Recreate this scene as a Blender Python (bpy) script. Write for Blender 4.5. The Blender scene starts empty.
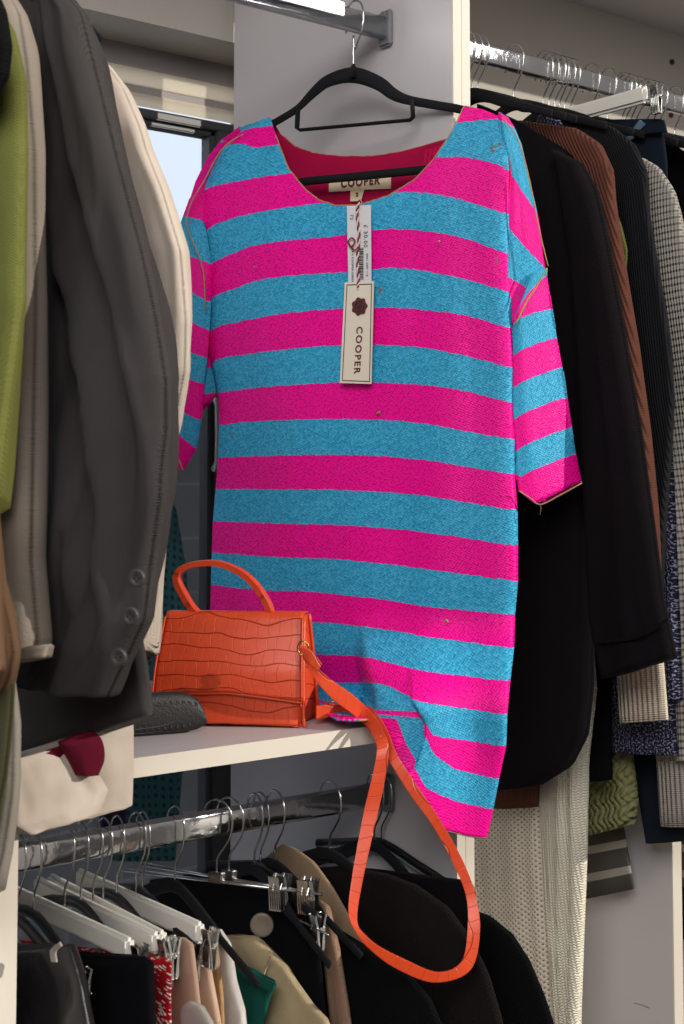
import bpy, bmesh, math, random
from mathutils import Vector, noise
PI = math.pi
random.seed(7)
C = bpy.context.scene.collection
V = Vector

# ------------------------------------------------------------------ camera
F = 1422.0; PITCH = math.radians(3.5); YAW = math.radians(51.8); CAMZ = 1.4
CY = 484 - F * math.tan(PITCH)
CAM = V((0, 0, CAMZ))
RT = V((math.sin(YAW), -math.cos(YAW), 0)); HF = V((math.cos(YAW), math.sin(YAW), 0)); UP0 = V((0, 0, 1))
FW = HF * math.cos(PITCH) + UP0 * math.sin(PITCH)
UPV = -HF * math.sin(PITCH) + UP0 * math.cos(PITCH)

def ray(u, v): return FW + RT * ((u - 342) / F) - UPV * ((v - CY) / F)
def at_n(u, v, p, n):
    r = ray(u, v); t = (p - CAM).dot(n) / r.dot(n); return CAM + r * t
def at_X(u, v, x): return at_n(u, v, V((x, 0, 0)), V((1, 0, 0)))
def at_Y(u, v, y): return at_n(u, v, V((0, y, 0)), V((0, 1, 0)))
def at_Z(u, v, z): return at_n(u, v, V((0, 0, z)), V((0, 0, 1)))
def at_D(u, v, d):
    r = ray(u, v); return CAM + r * (d / r.dot(HF))
def depth_of(p): return (p - CAM).dot(HF)
def PX(c): return lambda u, v: at_X(u, v, c)
def PY(c): return lambda u, v: at_Y(u, v, c)

cam = bpy.data.cameras.new('camera'); co = bpy.data.objects.new('camera', cam); C.objects.link(co)
co.location = CAM
from mathutils import Matrix
m = Matrix((RT, UPV, -FW)).transposed(); co.rotation_euler = m.to_euler()
cam.sensor_fit = 'VERTICAL'; cam.sensor_height = 36; cam.sensor_width = 36 * 684 / 1024
cam.lens = F / 1024 * 36; cam.shift_y = (CY - 512) / 1024
cam.dof.use_dof = True; cam.dof.focus_distance = 1.95; cam.dof.aperture_fstop = 9.0
cam.clip_start = 0.05
bpy.context.scene.camera = co

# ------------------------------------------------------------------ materials
def lin(h):
    h = h.lstrip('#'); r = []
    for i in (0, 2, 4):
        c = int(h[i:i+2], 16) / 255
        r.append(c / 12.92 if c <= .04045 else ((c + .055) / 1.055) ** 2.4)
    return (*r, 1)
class NT:
    def __init__(s, name):
        s.m = bpy.data.materials.new(name); s.m.use_nodes = True; s.t = s.m.node_tree
        s.b = s.t.nodes['Principled BSDF']
    def n(s, t, **k):
        x = s.t.nodes.new(t)
        for a, b in k.items():
            if a.startswith('i_'): x.inputs[a[2:].replace('_', ' ')].default_value = b
            else: setattr(x, a, b)
        return x
    def l(s, a, b): s.t.links.new(a, b)
    def math(s, op, a, b=None, c=None):
        x = s.n('ShaderNodeMath', operation=op)
        for i, q in enumerate((a, b, c)):
            if q is None: continue
            if isinstance(q, (int, float)): x.inputs[i].default_value = q
            else: s.l(q, x.inputs[i])
        return x.outputs[0]
    def mix(s, f, a, b):
        x = s.n('ShaderNodeMix', data_type='RGBA')
        if isinstance(f, (int, float)): x.inputs[0].default_value = f
        else: s.l(f, x.inputs[0])
        for i, q in ((6, a), (7, b)):
            if isinstance(q, tuple): x.inputs[i].default_value = q
            else: s.l(q, x.inputs[i])
        return x.outputs[2]
    def bump(s, h, dist, st=1.0, prev=None):
        x = s.n('ShaderNodeBump'); x.inputs['Strength'].default_value = st; x.inputs['Distance'].default_value = dist
        s.l(h, x.inputs['Height'])
        if prev: s.l(prev, x.inputs['Normal'])
        s.l(x.outputs[0], s.b.inputs['Normal']); return x.outputs[0]
    def set(s, rough=.5, metal=0, spec=.5, sheen=0):
        s.b.inputs['Roughness'].default_value = rough; s.b.inputs['Metallic'].default_value = metal
        s.b.inputs['Specular IOR Level'].default_value = spec; s.b.inputs['Sheen Weight'].default_value = sheen
        return s

def plain(name, col, rough=.5, metal=0, var=.06, vs=6, bump=0, bs=200, spec=.5, coat=0):
    t = NT(name).set(rough, metal, spec); col = lin(col)
    tc = t.n('ShaderNodeTexCoord'); no = t.n('ShaderNodeTexNoise', i_Scale=vs, i_Detail=4.0); t.l(tc.outputs['Object'], no.inputs['Vector'])
    dk = tuple(c * (1 - var * 2) for c in col[:3]) + (1,)
    t.l(t.mix(no.outputs[0], dk, tuple(min(1, c * (1 + var)) for c in col[:3]) + (1,)), t.b.inputs['Base Color'])
    t.b.inputs['Coat Weight'].default_value = coat
    if bump:
        n2 = t.n('ShaderNodeTexNoise', i_Scale=bs, i_Detail=3.0); t.l(tc.outputs['Object'], n2.inputs['Vector'])
        t.bump(n2.outputs[0], bump)
    return t.m

def fabric(name, col, kind='weave', sc=1.0, dist=.0006, rough=.9, col2=None, spec=.15, sheen=.0):
    """procedural cloth on the metric uv map: weave, rib, knit, cable, speck, dots, mesh"""
    t = NT(name).set(rough, 0, spec, sheen); c = lin(col)
    uv = t.n('ShaderNodeUVMap', uv_map='UVMap'); sep = t.n('ShaderNodeSeparateXYZ'); t.l(uv.outputs[0], sep.inputs[0])
    x, y = sep.outputs[0], sep.outputs[1]
    no = t.n('ShaderNodeTexNoise', i_Scale=14.0, i_Detail=6.0); t.l(uv.outputs[0], no.inputs['Vector'])
    fine = t.n('ShaderNodeTexNoise', i_Scale=700.0, i_Detail=2.0); t.l(uv.outputs[0], fine.inputs['Vector'])
    lo = tuple(q * .78 for q in c[:3]) + (1,); hi = tuple(min(1, q * 1.18) for q in c[:3]) + (1,)
    base = t.mix(no.outputs[0], lo, hi)
    base = t.mix(t.math('MULTIPLY', fine.outputs[0], .35), base, hi)
    def sn(v, period): return t.math('SINE', t.math('MULTIPLY', v, 2 * PI / period))
    if kind == 'weave':
        h = t.math('MULTIPLY', sn(x, .0016 * sc), sn(y, .0016 * sc)); h = t.math('ADD', h, t.math('MULTIPLY', fine.outputs[0], 2.0))
    elif kind == 'rib':
        h = t.math('ADD', sn(x, .006 * sc), t.math('MULTIPLY', sn(y, .003), .35))
    elif kind == 'hrib':
        h = t.math('ADD', sn(y, .009 * sc), t.math('MULTIPLY', sn(x, .005), .4))
    elif kind == 'knit':
        v = t.math('ADD', y, t.math('MULTIPLY', t.math('ABSOLUTE', sn(x, .012 * sc)), .003 * sc))
        h = t.math('ADD', t.math('ABSOLUTE', sn(x, .012 * sc)), t.math('MULTIPLY', sn(v, .0055 * sc), .6))
    elif kind == 'cable':
        a = t.math('ABSOLUTE', sn(t.math('ADD', x, t.math('MULTIPLY', sn(y, .03), .004)), .022)); b = sn(t.math('ADD', y, t.math('MULTIPLY', x, .5)), .012)
        h = t.math('ADD', a, t.math('MULTIPLY', b, .5))
    elif kind == 'speck' or kind == 'floral' or kind == 'dots':
        h = t.math('ADD', sn(x, .006 * sc), t.math('MULTIPLY', fine.outputs[0], 2.0))
    elif kind == 'mesh':
        h = t.math('MULTIPLY', sn(x, .011), sn(y, .008))
        h = t.math('ADD', h, t.math('MULTIPLY', sn(x, .0026), .2))
    else: h = fine.outputs[0]
    if col2:
        c2 = lin(col2)
        if kind == 'stripe':
            f = t.math('GREATER_THAN', sn(y, .040), .6)
        elif kind == 'dots':
            vo = t.n('ShaderNodeTexVoronoi', i_Scale=70.0, i_Randomness=.15); t.l(uv.outputs[0], vo.inputs['Vector']); f = t.math('LESS_THAN', vo.outputs[0], .28)
        elif kind == 'floral':
            vo = t.n('ShaderNodeTexVoronoi', i_Scale=150.0); t.l(uv.outputs[0], vo.inputs['Vector']); f = t.math('LESS_THAN', vo.outputs[0], .36)
        elif kind == 'speck':
            n3 = t.n('ShaderNodeTexNoise', i_Scale=330.0 / sc, i_Detail=1.0); t.l(uv.outputs[0], n3.inputs['Vector']); f = t.math('GREATER_THAN', n3.outputs[0], .56)
        elif kind == 'mesh':
            f = t.math('LESS_THAN', t.math('MULTIPLY', sn(x, .011), sn(y, .008)), -.6)
        else:
            f = t.math('MULTIPLY', fine.outputs[0], .5)
        base = t.mix(f, base, c2)
    t.l(base, t.b.inputs['Base Color'])
    t.bump(h, dist)
    return t.m

def chrome(name, col='#d8d8da', rough=.12):
    t = NT(name).set(rough, 1.0)
    tc = t.n('ShaderNodeTexCoord'); no = t.n('ShaderNodeTexNoise', i_Scale=60.0, i_Detail=6.0); t.l(tc.outputs['Object'], no.inputs['Vector'])
    t.b.inputs['Base Color'].default_value = lin(col)
    r = t.math('MULTIPLY_ADD', no.outputs[0], .14, rough - .06); t.l(r, t.b.inputs['Roughness'])
    t.bump(no.outputs[0], .0006)
    return t.m

def sequins():
    t = NT('sequins').set(.5, 0, .2)
    st = t.n('ShaderNodeUVMap', uv_map='stripe'); s2 = t.n('ShaderNodeSeparateXYZ'); t.l(st.outputs[0], s2.inputs[0])
    uv = t.n('ShaderNodeUVMap', uv_map='UVMap')
    mp = t.n('ShaderNodeMapping'); mp.inputs['Scale'].default_value = (1, 1.15, 1); mp.inputs['Rotation'].default_value = (0, 0, .5); t.l(uv.outputs[0], mp.inputs['Vector'])
    vo = t.n('ShaderNodeTexVoronoi', i_Scale=300.0, i_Randomness=.35); t.l(mp.outputs[0], vo.inputs['Vector'])
    rnd = t.n('ShaderNodeSeparateXYZ'); t.l(vo.outputs['Color'], rnd.inputs[0])
    jit = t.math('MULTIPLY', t.math('SUBTRACT', rnd.outputs[0], .5), .035)
    tt = t.math('ADD', s2.outputs[1], jit)
    f = t.math('GREATER_THAN', t.math('FRACT', t.math('MULTIPLY', tt, .5)), .5)    # odd bands are blue
    pink = t.mix(rnd.outputs[1], lin('#f60090'), lin('#ff06a0'))
    blue = t.mix(rnd.outputs[1], lin('#2c9ac8'), lin('#48b6e0'))
    base = t.mix(f, pink, blue)
    # the dark thread holes between sequins
    gap = t.math('GREATER_THAN', vo.outputs['Distance'], .56)
    base = t.mix(t.math('MULTIPLY', gap, .6), base, t.mix(f, lin('#7a0048'), lin('#1b4f66')))
    # worn places with sequins missing
    wn = t.n('ShaderNodeTexNoise', i_Scale=26.0, i_Detail=3.0); t.l(uv.outputs[0], wn.inputs['Vector'])
    worn = t.math('MULTIPLY', t.math('GREATER_THAN', wn.outputs[0], .735), t.math('GREATER_THAN', rnd.outputs[2], .35))
    base = t.mix(worn, base, lin('#7d6a50'))
    t.l(base, t.b.inputs['Base Color'])
    h = t.math('ADD', t.math('MULTIPLY', vo.outputs['Distance'], -1.0), t.math('MULTIPLY', rnd.outputs[1], .5))
    t.bump(h, .0009, .8)
    t.l(t.math('MULTIPLY_ADD', rnd.outputs[2], .25, .38), t.b.inputs['Roughness'])
    return t.m

def croc(name):
    t = NT(name).set(.42, 0, .4); t.b.inputs['Coat Weight'].default_value = .12; t.b.inputs['Coat Roughness'].default_value = .25
    uv = t.n('ShaderNodeUVMap', uv_map='UVMap')
    sep = t.n('ShaderNodeSeparateXYZ'); t.l(uv.outputs[0], sep.inputs[0])
    def wob(sc, seed, amp):
        mp = t.n('ShaderNodeMapping'); mp.inputs['Location'].default_value = (seed, seed*.7, 0); t.l(uv.outputs[0], mp.inputs['Vector'])
        q = t.n('ShaderNodeTexNoise', i_Scale=sc, i_Detail=1.5); t.l(mp.outputs[0], q.inputs['Vector'])
        return t.math('MULTIPLY', t.math('SUBTRACT', q.outputs[0], .5), amp)
    yy = t.math('DIVIDE', t.math('ADD', sep.outputs[1], wob(11, 0, .05)), .0235)
    row = t.math('FLOOR', yy); fy = t.math('ABSOLUTE', t.math('SUBTRACT', t.math('FRACT', yy), .5))
    ly = t.math('SMOOTH_MIN', t.math('MULTIPLY', t.math('SUBTRACT', fy, .455), 22.0), 1.0, .1); ly = t.math('MAXIMUM', ly, 0)
    wn = t.n('ShaderNodeTexWhiteNoise', noise_dimensions='1D'); t.l(row, wn.inputs['W'])
    xx = t.math('DIVIDE', t.math('ADD', sep.outputs[0], wob(26, 5, .016)), .0155); xx = t.math('ADD', xx, wn.outputs[0])
    fx = t.math('ABSOLUTE', t.math('SUBTRACT', t.math('FRACT', xx), .5))
    lx = t.math('MAXIMUM', t.math('MULTIPLY', t.math('SUBTRACT', fx, .462), 9.0), 0)
    line = t.math('MAXIMUM', ly, lx)
    q = t.n('ShaderNodeTexNoise', i_Scale=30.0, i_Detail=3.0); t.l(uv.outputs[0], q.inputs['Vector'])
    base = t.mix(q.outputs[0], lin('#c43915'), lin('#de5026'))
    t.l(t.mix(t.math('MINIMUM', t.math('MULTIPLY', line, .72), .72), base, lin('#7e1c08')), t.b.inputs['Base Color'])
    n2 = t.n('ShaderNodeTexNoise', i_Scale=220.0, i_Detail=3.0); t.l(uv.outputs[0], n2.inputs['Vector'])
    t.bump(t.math('ADD', t.math('MULTIPLY', line, -1.0), t.math('MULTIPLY', n2.outputs[0], .25)), .0009)
    return t.m
def emit(name, col, st):
    t = NT(name); t.b.inputs['Base Color'].default_value = lin(col); t.b.inputs['Emission Color'].default_value = lin(col); t.b.inputs['Emission Strength'].default_value = st
    return t.m
def glass():
    t = NT('window_glass'); t.set(.02, 0, .5); t.b.inputs['Transmission Weight'].default_value = 1; t.b.inputs['IOR'].default_value = 1.02
    t.b.inputs['Base Color'].default_value = (.95, .97, 1, 1); return t.m
def blind():
    t = NT('blind_fabric').set(.8); tr = t.n('ShaderNodeBsdfTranslucent'); tr.inputs[0].default_value = lin('#fff6e6'); mx = t.n('ShaderNodeMixShader'); mx.inputs[0].default_value = .75
    t.b.inputs['Base Color'].default_value = lin('#efe9dc'); out = t.t.nodes['Material Output']; t.l(t.b.outputs[0], mx.inputs[1]); t.l(tr.outputs[0], mx.inputs[2]); t.l(mx.outputs[0], out.inputs[0]); return t.m
def brickwall():
    t = NT('slate_blockwork').set(.85)
    tc = t.n('ShaderNodeTexCoord'); mp = t.n('ShaderNodeMapping'); mp.inputs['Rotation'].default_value = (PI / 2, 0, 0); t.l(tc.outputs['Object'], mp.inputs['Vector'])
    br = t.n('ShaderNodeTexBrick'); br.inputs['Scale'].default_value = 1; br.inputs['Brick Width'].default_value = .42; br.inputs['Row Height'].default_value = .2; br.inputs['Mortar Size'].default_value = .006
    br.inputs['Color1'].default_value = lin('#65686f'); br.inputs['Color2'].default_value = lin('#5f6269'); br.inputs['Mortar'].default_value = lin('#74777d')
    t.l(mp.outputs[0], br.inputs['Vector']); t.l(br.outputs[0], t.b.inputs['Base Color']); return t.m

M = dict(
    seq=sequins(), croc=croc('orange_croc_leather'), orange=plain('orange_leather_edge', '#d44b24', .4, bump=.0003),
    lining=fabric('pink_lining', '#c8114f', 'weave'), trim=plain('frayed_trim', '#b08a5e', .9, bump=.0006, bs=400),
    green_thread=plain('green_thread', '#8aae3a', .9), pink_edge=plain('pink_edge_yarn', '#e6108a', .8),
    board=plain('melamine_board', '#bfbabc', .42, var=.02, vs=2), edge=plain('board_edge', '#d2cabd', .5, var=.02),
    wall=plain('painted_wall', '#b3ada4', .8, var=.03, vs=1.5), soffit=plain('soffit_paint', '#d4c8c0', .8, var=.02),
    header=plain('window_header_grey', '#8d8786', .7, var=.03), slat=blind(),
    frame=plain('window_frame_dark', '#37383c', .45, var=.05), floor=plain('grey_floor', '#34312f', .6, var=.08, vs=3),
    chrome=chrome('chrome_rail', '#d4d4d6', .1), wire=chrome('hook_wire', '#bdbdbb', .2), steel=plain('grey_metal', '#8f9093', .4, .6, bump=.0002),
    velvet=plain('black_velvet', '#15161a', .85, bump=.0004, bs=700, spec=.2), blackp=plain('black_plastic', '#131315', .35),
    whitep=plain('white_plastic', '#dedbd4', .35, var=.03), brass=chrome('brass', '#d8a860', .22),
    card=plain('tag_card', '#e6dac8', .8, var=.02), white=plain('tag_white', '#dcdade', .6, var=.02), ink=plain('ink_maroon', '#5c2427', .7),
    inkdk=plain('ink_dark', '#33322e', .7), twine=plain('red_twine', '#8c1f2c', .9), twinew=plain('white_twine', '#e3d6d0', .9),
    woven=plain('woven_label', '#e3cfae', .9, bump=.0004, bs=500), led=emit('led_tube', '#ffffff', 14), glass=glass(), block=brickwall(),
    blazer=fabric('charcoal_wool', '#433f3f', 'weave', 1.3, .0005), beige=fabric('oatmeal_wool', '#877d73', 'felt', 3, .0008),
    chart=fabric('chartreuse_knit', '#646734', 'weave', 2, .0003), cream=fabric('cream_cotton', '#cdbfb2', 'weave', 1, .0003),
    camel=fabric('camel_wool', '#604937', 'felt', 3, .0008), maroon=fabric('maroon_jersey', '#6a1029', 'weave', 1),
    olive=fabric('olive_wool', '#45432f', 'felt', 3, .0008), greycoat=fabric('pale_grey_wool', '#8b847b', 'felt', 3, .0008),
    button=plain('dark_button', '#3a3837', .4, var=.1, vs=40), black=fabric('black_cotton', '#0f0e12', 'weave', 1, .0003, spec=.06),
    blackwool=fabric('black_wool', '#0f0f11', 'weave', 2, .0006, spec=.08), charcoal=fabric('soft_black_jersey', '#151216', 'weave', 1.5, .0004, spec=.08),
    brown=fabric('brown_rib_knit', '#5c372c', 'rib', .75, .0009), brib=fabric('black_rib_knit', '#1a1a1e', 'rib', .6, .0009),
    gknit=fabric('grey_chunky_knit', '#a8a29a', 'hrib', 1.1, .0022), nspeck=fabric('navy_speckled_knit', '#24253d', 'speck', 1, .001, col2='#8e8ea6'),
    crib=fabric('cream_rib_knit', '#e6d8c4', 'rib', 1.4, .0014), cknit=fabric('cream_knit', '#f2e8d4', 'knit', .75, .0014),
    cmesh=fabric('cream_openwork_knit', '#ddd4c2', 'mesh', 1, .001, col2='#857d70'), green=fabric('moss_cable_knit', '#84845a', 'cable', 1, .003),
    denim=fabric('navy_denim', '#18222f', 'weave', 1, .0004), blue=fabric('blue_denim', '#2c4a6e', 'weave', 1, .0004),
    stripe=fabric('grey_striped_jersey', '#45423f', 'stripe', 1, .0002, col2='#8d8780'), srib=fabric('grey_wide_rib', '#a9a29a', 'rib', 1.5, .0015),
    leather=plain('black_leather', '#1d1b1c', .28, bump=.0008, bs=60, spec=.5), floral=fabric('red_floral', '#b0141e', 'floral', 1, .0003, col2='#e9d8cf'),
    blush=fabric('blush_cotton', '#caa893', 'weave'), peach=fabric('peach_cotton', '#e6c2a9', 'weave'), tan=fabric('tan_cotton', '#c39a6e', 'weave'),
    whitej=fabric('white_denim', '#e4dcd6', 'weave'), gdenim=fabric('green_denim', '#13564a', 'weave', 1.5), ecru=fabric('ecru_cotton', '#cdb892', 'weave'),
    taupe=fabric('taupe_cotton', '#a88670', 'weave'), camelj=fabric('beige_trench', '#b69a7c', 'weave'), dusk=fabric('dusty_brown_black', '#191413', 'weave', 2),
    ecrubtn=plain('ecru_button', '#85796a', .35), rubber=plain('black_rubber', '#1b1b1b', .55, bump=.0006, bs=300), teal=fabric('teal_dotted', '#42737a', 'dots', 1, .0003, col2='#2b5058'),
    purple=fabric('purple_jersey', '#4a3560', 'weave'), greyf=fabric('grey_felt', '#b9b3ab', 'weave'), shoe=plain('black_shoe_leather', '#1f1e1e', .5, bump=.0004, bs=500),
    whitet=fabric('white_tee', '#cfcccb', 'weave'), gold=plain('gold_stitch', '#7a642c', .7), pale=fabric('pale_blue_denim', '#6f93ad', 'weave'),
)

# ------------------------------------------------------------------ mesh helpers
def wloc(o):
    p = V((0, 0, 0))
    while o: p = p + o.location; o = o.parent
    return p
def mesh(name, vs, fs, mat, parent=None, uv=None, uv2=None, smooth=True):
    off = wloc(parent) if parent else V((0, 0, 0))
    if parent is None and vs:
        c = V((0, 0, 0))
        for p in vs: c += V(p)
        off = c / len(vs); off.z = min(p[2] for p in vs)
    me = bpy.data.meshes.new(name); me.from_pydata([V(p) - off for p in vs], [], fs)
    me.materials.append(mat)
    if uv:
        l = me.uv_layers.new(name='UVMap')
        for i, lp in enumerate(me.loops): l.data[i].uv = uv[lp.vertex_index]
    if uv2:
        l = me.uv_layers.new(name='stripe')
        for i, lp in enumerate(me.loops): l.data[i].uv = uv2[lp.vertex_index]
    for p in me.polygons: p.use_smooth = smooth
    bm = bmesh.new(); bm.from_mesh(me); bmesh.ops.recalc_face_normals(bm, faces=bm.faces); bm.to_mesh(me); bm.free()
    me.update()
    o = bpy.data.objects.new(name, me); C.objects.link(o); o.parent = parent
    if parent is None: o.location = off
    return o
class MB:
    """collects shapes for one mesh"""
    def __init__(s): s.v = []; s.f = []; s.uv = []
    def add(s, v, f, uv=None):
        k = len(s.v); s.v += [V(p) for p in v]; s.f += [tuple(i + k for i in q) for q in f]
        s.uv += uv if uv else [(p[0] + p[1], p[2]) for p in s.v[k:]]
        return s
    def box(s, a, b, bev=0):
        x0, y0, z0 = a; x1, y1, z1 = b
        return s.obox(V(((x0+x1)/2, (y0+y1)/2, (z0+z1)/2)), V(((x1-x0)/2, 0, 0)), V((0, (y1-y0)/2, 0)), V((0, 0, (z1-z0)/2)), bev)
    def obox(s, c, ax, ay, az, bev=0):
        bm = bmesh.new(); bmesh.ops.create_cube(bm, size=2)
        for v in bm.verts: v.co = c + ax * v.co.x + ay * v.co.y + az * v.co.z
        if bev: bmesh.ops.bevel(bm, geom=bm.edges[:], offset=bev, segments=2, affect='EDGES')
        bm.verts.index_update(); s.add([v.co.copy() for v in bm.verts], [[v.index for v in f.verts] for f in bm.faces]); bm.free(); return s
    def tube(s, pts, r, n=8, caps=True, ry=None, up=None):
        pts = [V(p) for p in pts]; N = len(pts)
        if isinstance(r, (int, float)): r = [r] * N
        vs = []; prev = None
        for i, p in enumerate(pts):
            d = (pts[min(i+1, N-1)] - pts[max(i-1, 0)]).normalized()
            if prev is None:
                a = V(up) if up else (V((0, 0, 1)) if abs(d.z) < .9 else V((1, 0, 0)))
                a = (a - d * a.dot(d)).normalized()
            else: a = (prev - d * prev.dot(d)).normalized()
            prev = a; b = d.cross(a)
            for k in range(n):
                t = 2 * PI * k / n; vs.append(p + a * (math.cos(t) * r[i]) + b * (math.sin(t) * (r[i] * (ry if ry else 1))))
        fs = [(i*n+k, i*n+(k+1) % n, (i+1)*n+(k+1) % n, (i+1)*n+k) for i in range(N-1) for k in range(n)]
        if caps: fs += [tuple(range(n)), tuple((N-1)*n + k for k in range(n))]
        return s.add(vs, fs)
    def disc(s, c, nrm, r, h, n=24, bulge=.3):
        nrm = nrm.normalized(); a = nrm.orthogonal().normalized(); b = nrm.cross(a); vs = []; fs = []
        prof = [(1, -h/2), (1, h/2*.5), (.9, h/2), (.6, h/2*bulge), (0.05, h/2*bulge)]
        for q, z in prof:
            for k in range(n): t = 2*PI*k/n; vs.append(c + nrm*z + (a*math.cos(t) + b*math.sin(t))*r*q)
        for i in range(len(prof)-1):
            for k in range(n): fs.append((i*n+k, i*n+(k+1) % n, (i+1)*n+(k+1) % n, (i+1)*n+k))
        fs += [tuple(range(n)), tuple((len(prof)-1)*n+k for k in range(n))]
        return s.add(vs, fs)
    def build(s, name, mat, parent=None, smooth=False): return mesh(name, s.v, s.f, mat, parent, s.uv, smooth=smooth)

def spline(pts, n):
    """Catmull-Rom through points (any dimension tuples) -> n samples"""
    P = [V(p) if len(p) == 3 else V((p[0], p[1], 0)) for p in pts]; P = [P[0]*2 - P[1]] + P + [P[-1]*2 - P[-2]]
    k = len(pts) - 1; out = []
    for i in range(n):
        t = i / (n - 1) * k; j = min(int(t), k - 1); f = t - j; a, b, c, d = P[j:j+4]
        out.append(.5 * ((2*b) + (c-a)*f + (2*a-5*b+4*c-d)*f*f + (3*b-a-3*c+d)*f**3))
    return out
def resamp(pts, n):
    """arc-length resample of a (u,v) polyline"""
    P = [V((p[0], p[1], 0)) for p in pts]; L = [0]
    for a, b in zip(P, P[1:]): L.append(L[-1] + (b-a).length)
    out = []
    for i in range(n):
        d = L[-1] * i / (n-1); j = 0
        while j < len(P)-2 and L[j+1] < d: j += 1
        f = (d - L[j]) / max(1e-9, L[j+1]-L[j]); out.append(P[j].lerp(P[j+1], min(1, max(0, f))))
    return out
def smoothpoly(pts, n): return resamp([tuple(p[:2]) for p in spline(pts, max(60, n*2))], n) if len(pts) > 2 else resamp(pts, n)
def interp(x, tab):
    if x <= tab[0][0]: return tab[0][1]
    for (a, b), (c, d) in zip(tab, tab[1:]):
        if x <= c: return b + (d-b) * (x-a) / max(1e-9, c-a)
    return tab[-1][1]
def sstep(a, b, x):
    t = min(1, max(0, (x-a)/(b-a))); return t*t*(3-2*t)

def tag(o, label=None, cat=None, group=None, kind=None):
    for k, x in (('label', label), ('category', cat), ('group', group), ('kind', kind)):
        if x: o[k] = x
    return o
def thing(name, loc, label, cat, group=None):
    o = bpy.data.objects.new(name, None); C.objects.link(o); o.location = V(loc); o.empty_display_size = .02
    return tag(o, label, cat, group)

def slab(name, mat, parent, L, R, pf, T=.025, nrm=(-1, 0, 0), rows=70, cols=26, fold=.008, ff=2.5, seed=0, e=2.4, fv=1.5, sharp=True, toplight=.25, waves=(), crease=.0, inset=.38):
    """hanging cloth with two sides: rows run from the left outline to the right outline, thickness T each way"""
    L = smoothpoly(L, rows) if sharp is False else resamp(L, rows); R = smoothpoly(R, rows) if sharp is False else resamp(R, rows)
    nrm = V(nrm); vs = []; uv = []; n2 = cols * 2
    if abs(nrm.x) > .5:
        for q in R: q.x -= inset*T*F*.786/depth_of(pf(q.x, q.y))
    acc = 0; last = None
    for i in range(rows):
        t = i / (rows-1); a = pf(L[i].x, L[i].y); b = pf(R[i].x, R[i].y); w = (b-a).length
        mid = a.lerp(b, .5)
        if last is not None: acc += (mid-last).length
        last = mid
        env = toplight + (1-toplight) * sstep(0, .5, t)
        for k in range(n2):
            if k < cols: s = k / (cols-1); sd = 1
            else: s = 1 - (k-cols) / (cols-1); sd = -1
            s_ = .5 - .5*math.cos(PI*s)
            p = a.lerp(b, s_); pr = max(0, 1 - abs(2*s_-1)**e) ** (1/e)
            fo = noise.noise(V((s_*ff + seed*3.1 + .6*t, t*fv, seed))) * 1.4 + .5*noise.noise(V((s_*ff*2.7 + seed, t*fv*1.6 + s_, seed+9)))
            for (fs, fp, fa) in waves: fo += fa*math.sin(2*PI*(s_*fs + fp + .15*t))
            cz = crease*(.5 - 2.2*abs(noise.noise(V((s_*2.6 - 2.4*t + seed, t*1.1 + s_*.5, seed+4)))) - .8*abs(noise.noise(V((s_*5 + 3*t + seed, t*3, seed+14)))))
            taper = min(1, 6*min(s_, 1-s_) + .15)
            q = p + nrm * (sd * T * pr * (.55 + .45*sstep(0, .12, t)) + (fold*fo + cz)*env*taper)
            vs.append(q); uv.append((s_*w, acc if acc else 0))
    for i in range(rows): pass
    fs = [(i*n2+k, i*n2+(k+1) % n2, (i+1)*n2+(k+1) % n2, (i+1)*n2+k) for i in range(rows-1) for k in range(n2)]
    fs += [tuple(range(n2)), tuple((rows-1)*n2+k for k in range(n2))]
    return mesh(name, vs, fs, mat, parent, uv)

def ribbon(name, mat, parent, LP, RP, th=.0025, n=60):
    """band given by its two 3-D edges"""
    A = spline(LP, n); B = spline(RP, n); vs = []; uv = []; acc = 0
    for i in range(n):
        d = (A[min(i+1, n-1)] - A[max(i-1, 0)]); w = B[i]-A[i]; nn = d.cross(w)
        nn = nn.normalized() if nn.length > 1e-9 else V((0, 0, 1))
        if i: acc += ((A[i]+B[i])/2 - (A[i-1]+B[i-1])/2).length
        for (p, s, x) in ((A[i], 1, 0), (A[i].lerp(B[i], .12), 1.1, .1), (A[i].lerp(B[i], .88), 1.1, .9), (B[i], 1, 1), (B[i], -1, 1), (B[i].lerp(A[i], .12), -1.1, .9), (A[i].lerp(B[i], .12), -1.1, .1), (A[i], -1, 0)):
            vs.append(p + nn*s*th/2); uv.append((acc, x*w.length + .003))
    m_ = 8
    fs = [(i*m_+k, i*m_+(k+1) % m_, (i+1)*m_+(k+1) % m_, (i+1)*m_+k) for i in range(n-1) for k in range(m_)]
    fs += [tuple(range(m_)), tuple((n-1)*m_+k for k in range(m_))]
    return mesh(name, vs, fs, mat, parent, uv, smooth=False)

def text(name, body, size, org, xd, yd, mat, parent, ext=.0002, off=.0, align='CENTER', sx=1.0):
    cu = bpy.data.curves.new(name, 'FONT'); cu.body = body; cu.size = size; cu.extrude = ext; cu.offset = off; cu.align_x = align; cu.align_y = 'CENTER'; cu.space_character = 1.25
    o = bpy.data.objects.new('tmp', cu); C.objects.link(o); dg = bpy.context.evaluated_depsgraph_get(); me = bpy.data.meshes.new_from_object(o.evaluated_get(dg))
    C.objects.unlink(o); bpy.data.objects.remove(o)
    xd = xd.normalized(); yd = yd.normalized(); zd = xd.cross(yd)
    vs = [org + xd*v.co.x*sx + yd*v.co.y + zd*v.co.z for v in me.vertices]; fs = [tuple(p.vertices) for p in me.polygons]
    return mesh(name, vs, fs, mat, parent, smooth=False)

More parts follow.
